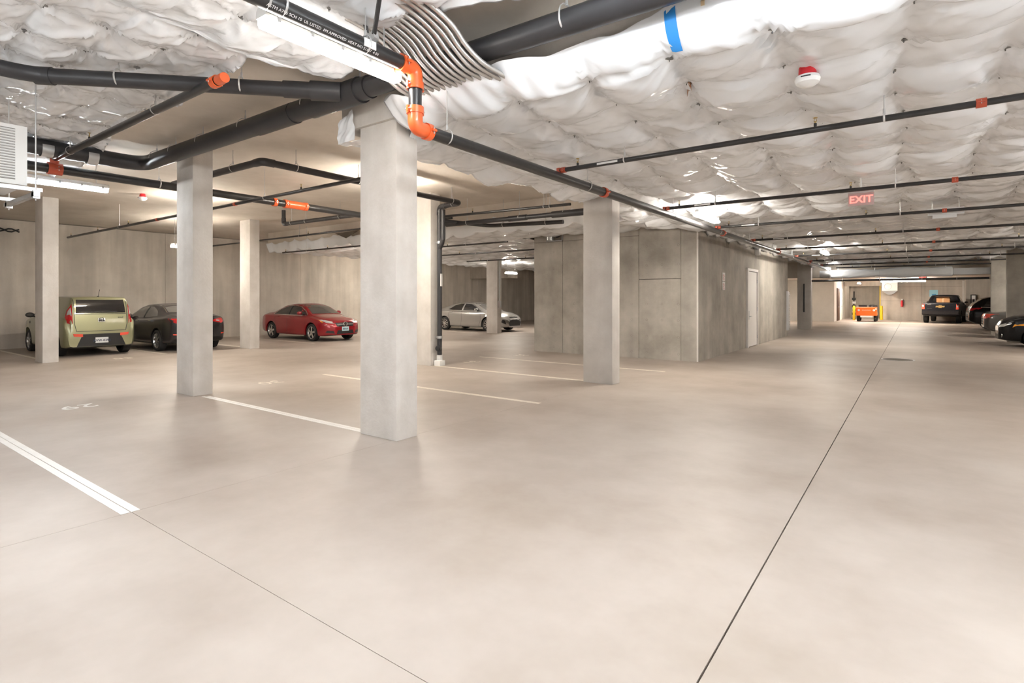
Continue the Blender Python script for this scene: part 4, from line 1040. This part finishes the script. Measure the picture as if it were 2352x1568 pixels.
for v in 'LR': c.patch('fender_vent', v, [(.98,.86),(1.06,.88),(1.05,.93),(.99,.93)], M_black)
c.seams([[(.98,1.02),(1.02,.6),(.9,.27)], [(-.25,1.06),(-.24,.6),(-.26,.25)], [(-.95,1.05),(-1.08,.8),(-.93,.5)]])
c.handle(.0, .95, P_grn); c.handle(-.85, .98, P_grn)

# dark pickup truck at the far end
sp = dict(R=.40, W=1.0, axles=(-1.72, 1.90), spokes=6, tw=.13, arch=1.15, sig=.03,
    top=[(-2.90,1.22),(-2.88,1.34),(-.95,1.36),(-.90,1.40),(-.62,1.82),(-.4,1.88),(.4,1.88),(.7,1.80),(1.3,1.34),(2.5,1.22),(2.82,1.10),(2.9,.8)],
    belt=[(-2.9,1.16),(-2.7,1.30),(-1.0,1.30),(0,1.25),(1.2,1.22),(2.4,1.1),(2.9,.75)],
    bot=[(-2.9,.55),(-2.6,.48),(-1.5,.42),(1.5,.40),(2.5,.38),(2.9,.42)],
    wm=[(-2.9,.94),(-2.8,.98),(-1,1.0),(1.5,1.0),(2.5,.97),(2.85,.86),(2.9,.8)],
    wt=[(-2.9,.90),(-1.0,.92),(-.8,.74),(-.4,.68),(.5,.68),(1.3,.84),(2.5,.82),(2.9,.6)],
    crown=[(-2.9,.015),(-1.0,.015),(-.5,.05),(.5,.05),(1.3,.04),(2.5,.08),(2.9,.05)])
c = Car(sp, P_nvy, 'dark pickup truck with a gold bow tie emblem at the end of the lane', (1.72, 47.9, 0), PI/2-.13, name='pickup_truck', cat='pickup truck')
c.patch('rear_window', 'B', [(-.62,1.42),(.62,1.42),(.52,1.80),(-.52,1.80)], M_glass, .01)
c.sides('side_window', [(-.70,1.36),(-.55,1.70),(.35,1.74),(.7,1.64),(1.08,1.34)], M_glass)
c.patch('windscreen', 'F', [(-.72,1.38),(.72,1.38),(.56,1.8),(-.56,1.8)], M_glass)
for sd in (-1, 1):
    l = c.patch('tail_lamp', 'B', [(sd*.80,.92),(sd*.95,.92),(sd*.95,1.28),(sd*.82,1.28)], M_tailb, .012, label='red tail lamp')
    c.patch('lamp_lens', 'B', [(sd*.84,1.06),(sd*.92,1.06),(sd*.92,1.16),(sd*.84,1.16)], M_head, .02, l)
c.patch('bumper', 'B', [(-.92,.60),(.92,.60),(.92,.82),(-.92,.82)], P_drk, .06, thick=.08)
c.line('tailgate_seam', 'B', [(-.76,1.30),(-.76,.86),(.76,.86),(.76,1.30)], .014, M_black, .003)
p = c.proj('B', 0, 1.10, .012)
M_gold = mat('gold_emblem', (0.75, 0.5, 0.2), 0.3, metal=0.7)
MB().prism([(-.22,-.05),(-.08,-.05),(-.08,-.085),(.08,-.085),(.08,-.05),(.24,-.05),(.20,.05),(.07,.05),(.07,.085),(-.09,.085),(-.09,.05),(-.24,.05)], p.x-.012, p.x+.02, 'yz').build('bow_tie_emblem', M_gold, c.t, smooth=False).location = (0, 0, 1.10)
c.plate('B', 0, .72, 'C70412A', M_plateb)
for (y, z, w) in ((.55, 1.24, .2), (.55, .98, .26)):
    c.line('tailgate_lettering', 'B', [(y-w/2, z), (y+w/2, z)], .035, M_chrome, .012)
c.mirror(1.0, 1.32, M_chrome, .16); c.handle(.2, 1.12, P_nvy)
bx = thing('cardboard_box', 'open cardboard box lying in the pickup bed against the rear window', 'box', (1.72-.13*1.3, 47.9-1.38, 1.36), -.1)
MB().box((-.34, -.2, 0), (.36, .2, .30), .01).build('carton', M_card, bx, smooth=False)
MB().obox((0, -.26, .33), (.34,0,0), (0,.12,-.03), (0,0,.004)).build('flap', M_card, bx, smooth=False); MB().box((-.02, -.204, 0), (.03, -.2, .3)).build('tape', M_tan, bx, smooth=False)

# right-hand stalls: black sedan nose out, grey car tail out, dark SUV tail out
c = Car(dict(SEDAN, zk=1.16), P_blk, 'glossy black sedan poking nose first from the right-hand stalls', (4.6, 25.1, 0), PI)
c.sides('side_window', side, M_glass)
c.patch('windscreen', 'F', [(-.60,1.03),(.60,1.03),(.45,1.355),(-.45,1.355)], M_gglass)
for sd in (-1, 1):
    c.patch('headlamp', 'F', [(sd*.40,.64),(sd*.68,.68),(sd*.79,.78),(sd*.70,.80),(sd*.45,.72)], M_head)
    c.patch('side_marker', 'F', [(sd*.80,.66),(sd*.865,.72),(sd*.86,.78),(sd*.82,.76)], M_amber)
    MB().torus(c.proj('F', sd*.60, .38, .0), (1,0,0), .06, .016, 18, 6).build('fog_lamp', M_chrome, c.t)
c.patch('grille', 'F', [(-.34,.52),(.34,.52),(.37,.68),(-.37,.68)], M_chrome); c.patch('lower_grille', 'F', [(-.38,.27),(.38,.27),(.34,.40),(-.34,.40)], M_gap)
c.mirror(.72, 1.0, P_blk)
c = Car(dict(SEDAN), P_sil if False else mat('grey_car_paint', (.09,.085,.08), .35, metal=.4, coat=1.0), 'grey car with bright red tail lamps between the two right-hand columns', (4.65, 30.6, 0), 0)
for sd in (-1, 1): c.patch('tail_lamp', 'B', [(sd*.34,.80),(sd*.66,.78),(sd*.78,.84),(sd*.78,.97),(sd*.40,.96)], M_tailb, .012, label='red tail lamp')
c.sides('side_window', side, M_glass); c.patch('rear_window', 'B', [(-.52,1.13),(.52,1.13),(.42,1.34),(-.42,1.34)], M_glass); c.plate('B', 0, .66, 'BKT 620')
sp = dict(R=.36, W=.93, axles=(-1.36, 1.40), spokes=5, arch=1.16, sig=.04,
    top=[(-2.3,.9),(-2.27,1.1),(-2.1,1.35),(-1.75,1.62),(-1.5,1.69),(-.4,1.72),(.3,1.69),(.6,1.6),(1.25,1.2),(1.9,1.08),(2.2,.92),(2.3,.7)],
    belt=[(-2.3,.85),(-2.1,1.08),(-1.2,1.10),(0,1.06),(1.2,1.04),(2,.92),(2.3,.65)],
    bot=[(-2.3,.45),(-2,.32),(-1.3,.25),(1.3,.24),(2,.25),(2.3,.3)],
    wm=[(-2.3,.70),(-2.15,.84),(-1.7,.92),(0,.93),(1.4,.93),(1.95,.88),(2.2,.74),(2.3,.5)],
    wt=[(-2.3,.6),(-1.9,.62),(-1.4,.62),(.3,.62),(1.2,.76),(2,.7),(2.3,.4)],
    crown=[(-2.3,.02),(-1.6,.04),(.3,.06),(1.3,.05),(2,.08),(2.3,.05)])
c = Car(sp, P_blk, 'dark SUV parked tail out beyond the right-hand columns', (4.55, 37.6, 0), .05)
c.patch('rear_window', 'B', [(-.60,1.20),(.60,1.20),(.52,1.58),(-.52,1.58)], M_gglass, .01)
c.sides('side_window', [(-1.75,1.20),(-1.6,1.46),(-.4,1.60),(.35,1.56),(.95,1.13),(0,1.13)], M_glass)
for v in 'LR': c.line('window_trim', v, [(-1.85,1.17),(-.4,1.10),(1.0,1.10)], .025, M_chrome, .008)
for sd in (-1, 1): c.patch('tail_lamp', 'B', [(sd*.40,.98),(sd*.72,.98),(sd*.84,1.06),(sd*.80,1.14),(sd*.45,1.10)], M_tail, .012)
c.plate('B', 0, .8, 'BHC 155')

# ------------------------------------------------------------------ fittings
# condenser unit on a trapeze frame at the left edge
ac = thing('condenser_unit', 'white louvred condenser unit hanging on rods at the left edge', 'air conditioner', (-7.85, 1.72, 2.84))
MB().box((-.95, -1.0, 0), (-.021, -.0, .64), .004).build('cabinet', M_wplas, ac)
MB().box((-.021, -.93, .05), (-.012, -.07, .60)).build('grille_recess', M_gap, ac, smooth=False)
for c0, c1 in ((-.92, -.53), (-.49, -.10)):
    for k in range(19): MB().obox((-.006, (c0+c1)/2, .07+k*.0285), (.008,0,.004), (0,(c1-c0)/2,0), (-.003,0,.0075)).build('louvre', M_wplas, ac, smooth=False)
MB().box((-.012, -.53, .05), (.004, -.49, .60)).box((-.02, -.10, 0.0), (.006, 0.0, .64)).box((-.02, -1.0, 0), (.006, -.92, .64)).box((-.02, -.92, 0), (.006, -.10, .05)).box((-.02, -.92, .60), (.006, -.10, .64)).build('face_frame', M_wplas, ac, smooth=False)
for (a, b) in (((.02, -1.2, -.06), (.06, .12, -.02)), ((-1.0, -1.2, -.06), (-.96, .12, -.02))): MB().box(a, b).build('rail', M_steel, ac, smooth=False)
for y in (-1.08, .05): MB().box((-1.15, y-.02, -.12), (.12, y+.025, -.07)).build('cross_rail', M_steel, ac, smooth=False)
for x in (.06, -1.05):
    for y in (-1.08, .06):
        MB().cyl((x, y, -.16), (x, y, 1.2), .007, 8).box((x-.035, y-.03, -.14), (x+.035, y+.03, -.05)).build('threaded_rod', M_zinc, ac)
MB().tube(fillet([V(-.3, -.9, -.02), V(-.3, -.9, -.14), V(-.3, -.3, -.16), V(-.9, -.3, -.16)], .06), .022, 10).build('drain_hose', M_gplas, ac)
ca = MB().tube([V(-23.22, 3.0+.09*k, 3.78-.05*math.sin(k*1.1)) for k in range(22)], .022, 8)
ca.tube([V(-23.18, 3.0+.09*k, 3.78+.05*math.sin(k*1.1)) for k in range(22)], .022, 8)
tag(ca.build('cable_bundle', M_black), 'twisted black cables along the top of the left wall', 'cable')
# fire alarm sounders
def sounder(x, y, z, label, ztop):
    t = thing('alarm_sounder', label, 'fire alarm', (x, y, z), 0, 'red and white alarm sounders')
    MB().lathe([(ztop-z, .0005), (ztop-z, .056), (.035, .066), (.0, .066)], (0,0,0), (0,0,1), 24).build('red_base', M_red, t)
    MB().lathe([(.005, .085), (-.02, .095), (-.05, .085), (-.075, .05), (-.085, .0005)], (0,0,0), (0,0,1), 24).lathe([(.005, .0005), (.005, .085)], (0,0,0), (0,0,1), 24).build('white_dome', M_wplas, t)
    MB().box((-.035, -.099, -.022), (.035, -.088, -.014)).build('label_strip', M_black, t, smooth=False)
sounder(-.70, 5.02, 3.40, 'red and white alarm sounder on the lane membrane at upper right', 3.62)
sounder(-15.1, 5.46, 4.06, 'red and white alarm sounder on the bare slab at left', SL)
# exit signs
def exit_sign(x, y, z, rz, label, ztop):
    t = thing('exit_sign', label, 'exit sign', (x, y, z), rz, 'illuminated exit signs')
    MB().box((-.17, -.004, 0), (.17, .004, .19), .003).build('panel', M_exitp, t, smooth=False)
    MB().box((-.17, -.03, .19), (.17, .03, .24), .006).build('housing', M_gplas, t, smooth=False)
    MB().cyl((0, 0, .23), (0, 0, ztop-z), .012, 8).build('stem', M_wplas, t)
    tx = link('letters', text_mesh('EXIT', .15, M_exit, extrude=.002, bold=.003), t); tx.location = (0, -.008, .09); tx.rotation_euler = (PI/2, 0, 0)
exit_sign(-.66, 9.95, 3.03, 0, 'red lettered exit sign hanging over the lane', 3.62)
exit_sign(.35, 35.5, 2.62, 0, 'far exit sign above the pickup truck', 2.94)
# grey device box under the membrane
gb = thing('ceiling_box', 'grey box hanging under the membrane at right of the exit sign', 'box', (.48, 13.3, 3.18))
MB().box((-.27, -.15, 0), (.27, .15, .13), .01).build('case', M_gplas, gb); MB().box((-.2, -.152, -.06), (.16, .1, 0)).build('lower_case', M_gplas, gb, smooth=False)
for x in (-.2, .2): MB().cyl((x, 0, .12), (x, 0, .44), .008, 6).build('hanger_rod', M_zinc, gb)
# bracket on the core wall above the door
wbk = thing('wall_bracket', 'small white bracket box high on the core wall above the door', 'bracket', (-4.42, 20.3, 3.1))
MB().box((0, -.16, 0), (.14, .12, .28), .01).build('case', M_wplas, wbk); MB().cyl((.07, -.6, .2), (.07, .9, .2), .025, 10).build('pipe_stub', M_pipe, wbk)
# wrapped duct across the far end of the lane
dk = thing('wrapped_duct', 'white wrapped duct hanging across the far end of the lane', 'duct', (-4.0, 33.3, 2.62))
uu = np.linspace(0, 1, 90)[:, None]; th = np.linspace(0, 2*PI, 37)[None, :]
Xd = .35+5.2*uu; ry = .24+.02*noise1(uu*9, 1); rz_ = .20+.05*uu+.02*noise1(uu*11, 3)+.03*np.sin(uu*6.3*2)
sq = lambda v, p: np.sign(v)*np.abs(v)**p
Yd = ry*sq(np.cos(th), .6)+.006*np.sin(th*9+uu*40); Zd = .27+.02*uu+rz_*sq(np.sin(th), .6)+.006*np.sin(th*7-uu*55)
end = np.clip(np.minimum(uu, 1-uu)/.02, .05, 1)
link('wrap', grid_mesh('wrap', np.stack([Xd+0*th, Yd*end, .27+(Zd-.27)*end], -1), M_mem), dk)
MB().cyl((-.05, 0, .27), (.42, 0, .27), .2, 20).build('metal_collar', M_steel, dk)
for x in (.8, 2.4, 4.0, 5.2): MB().cyl((x, -.2, .1), (x, -.2, .95), .012, 6).build('hanger_rod', M_zinc, dk)
MB().box((5.5, -.14, .12), (7.0, .14, .42)).build('bare_duct', M_steel, dk, smooth=False)
for x in (1.3, 3.9): MB().box((x, -.12, .62), (x+.45, .1, .82)).build('terminal_box', M_steel, dk, smooth=False)
pipe('sprinkler_branch', 'black pipe below the wrapped duct at the far end of the lane', [(-4.4, 33.0, 2.55), (2.75, 33.0, 2.55)], .05, hang=(1.4, 3.0, 4.7, 6.0), ztop=3.0)
pipe('sprinkler_branch', 'thin black pipe above the wrapped duct at the far end', [(-3.2, 32.2, 3.17), (2.75, 32.2, 3.17)], .03, hang=(1.5, 4.0), ztop=3.5, heads=(.7, 2.8))
pipe('pipe_riser', 'dark conduit running down the far left-hand column', [(-4.72, 32.66, 2.4), (-4.72, 32.66, .9)], .03, hang=())
pipe('pipe_riser', 'dark pipe on the rear wall right of the silver sedan', [(-9.9, 35.9, 3.3), (-9.9, 35.9, .7)], .05, hang=())
pipe('conduit_drop', 'steel conduit with a switch box on the distant column by the silver sedan', [(-15.52, 20.2, 3.5), (-15.52, 20.2, 1.5)], .02, M_steel)
tag(MB().box((-15.555, 20.13, 1.2), (-15.45, 20.27, 1.5), .01).build('switch_box', M_steel), 'small switch box on the distant column by the silver sedan', 'switch')
# orange utility cart
ct = thing('utility_cart', 'orange flat-nosed utility cart parked at the far end', 'utility cart', (-2.72, 46.6, 0), .0)
MB().prism([(-.72,.42),(-.76,.95),(-.70,1.0),(-.2,1.02),(-.2,.42)], -.62, .62, 'yz').build('front_cowl', M_cart, ct, smooth=False)
ct_body = MB().box((-.58, -.2, .42), (.58, 1.5, .62), .02).build('deck', M_cart, ct)
MB().box((-.58, .35, .62), (.58, .85, .82), .03).build('seat', M_black, ct); MB().box((-.58, .82, .80), (-.04, .9, 1.15), .05).box((.04, .82, .80), (.58, .9, 1.15), .05).build('backrest', M_black, ct)
for x in (-.45, .45):
    MB().lathe([(0, .06), (-.02, .075), (-.03, .055), (-.025, .0005)], (x, -.755, .80), (0, 1, 0), 16).build('headlamp', M_head, ct)
for x in (-.5, .5):
    for y in (-.35, 1.15): MB().lathe([(-.08, .12), (-.08, .22), (-.05, .24), (.05, .24), (.08, .22), (.08, .12)], (x, y, .24), (1, 0, 0), 20).cyl((x-.06, y, .24), (x+.06, y, .24), .12, 14).build('wheel', M_tire, ct)
MB().box((-.36, -.70, .30), (.36, -.62, .42)).build('bumper', M_wplas, ct, smooth=False)
MB().torus((.3, -.02, 1.08), (0, -.6, .8), .19, .014, 24, 6).cyl((.3, -.02, 1.08), (.3, -.25, .9), .02, 8).build('steering_wheel', M_black, ct)
MB().box((.52, -.768, .86), (.62, -.745, .92)).build('sticker', M_paper, ct, smooth=False)
tx = link('name_lettering', text_mesh('TAYLOR-DUNN', .075, M_white, extrude=.002), ct); tx.location = (0, -.752, .80); tx.rotation_euler = (PI/2-.07, 0, 0)
def bollard(x, y, label):
    o = MB().lathe([(0, .085), (1.0, .085), (1.06, .07), (1.09, .0005)], (0,0,0), (0,0,1), 18).build('bollard', M_yellow); o.location = (x, y, 0)
    tag(o, label, 'bollard', 'yellow bollards')
bollard(-3.65, 48.4, 'yellow bollard left of the orange cart'); bollard(-2.0, 50.2, 'yellow bollard mostly hidden behind the orange cart')
# heater unit, fire extinguisher, signs and charger on the back wall
hu = thing('heater_unit', 'white wall heater unit with a round fan hanging at the far wall', 'heater', (-1.95, 50.1, 2.1))
MB().box((-.02, -.3, .1), (.95, .4, .72), .02).build('cabinet', M_wplas, hu); MB().torus((.35, -.31, .42), (0,1,0), .22, .02, 24, 6).build('fan_ring', M_gplas, hu)
MB().prism([(-.0,.1),(.95,.1),(.62,-.18),(.35,-.18)], -.2, .5, 'xz').build('bracket', M_washer, hu, smooth=False)
for x in (.05, .9): MB().cyl((x, 0, .7), (x, 0, .84), .015, 6).build('hanger_rod', M_zinc, hu)
fe = thing('fire_extinguisher', 'red fire extinguisher hung on the far wall right of the cart', 'fire extinguisher', (-.75, 50.88, 1.0))
MB().lathe([(0,.0005),(0,.08),(.4,.08),(.48,.03),(.52,.03)], (0,0,0), (0,0,1), 16).build('cylinder', M_red, fe); MB().box((-.04,-.06,.5),(.05,.04,.6)).build('valve', M_wplas, fe, smooth=False)
MB().tube(fillet([V(.03,-.04,.55), V(.12,-.05,.5), V(.11,-.06,.1)], .05), .014, 8).build('hose', M_black, fe)
sg = thing('wall_sign', 'square light blue sign on the far wall above the pickup truck', 'sign', (1.15, 50.97, 1.75))
MB().box((-.25, 0, 0), (.25, .02, .5), .01).build('plate', M_blue, sg, smooth=False); MB().box((-.1, -.004, .04), (.14, 0, .2)).build('symbol', M_blue2, sg, smooth=False)
ev = thing('vehicle_charger', 'black and white vehicle charger on the wall right of the pickup', 'charger', (3.3, 49.52, 1.15))
MB().box((-.16, -.12, 0), (.16, .07, .75), .04).build('case', M_black, ev); MB().box((-.1, -.128, .12), (.1, -.12, .68)).build('front_panel', M_wplas, ev, smooth=False)
MB().box((-.06, -.134, .2), (.06, -.127, .42)).build('connector', M_black, ev, smooth=False)
MB().tube(fillet([V(0,-.1,.05), V(-.1,-.15,-.2), V(-.55,-.15,.1), V(-.6,-.1,-.9), V(-.2,-.15,-1.1)], .2), .018, 8).build('cable', M_gplas, ev)
tag(MB().box((2.78, 50.88, 0), (2.895, 50.99, 2.9)).build('corner_guard', M_white_wall, smooth=False), 'pale corner post at the right end of the far wall', 'post')
lt = thing('leaning_items', 'dark upright stand of tools inside the far recess', 'tool rack', (-3.95, 52.2, 0))
MB().box((-.15, -.2, 0), (.15, .2, .06)).build('base', M_black, lt, smooth=False)
MB().cyl((0, 0, .05), (.02, 0, 2.2), .05, 8).build('post', M_black, lt)
for k in range(5): MB().box((-.12+.03*(k%2), -.1, .3+.3*k), (.14, .1, .48+.3*k), .02).build('tool', M_black if k != 3 else M_white, lt)
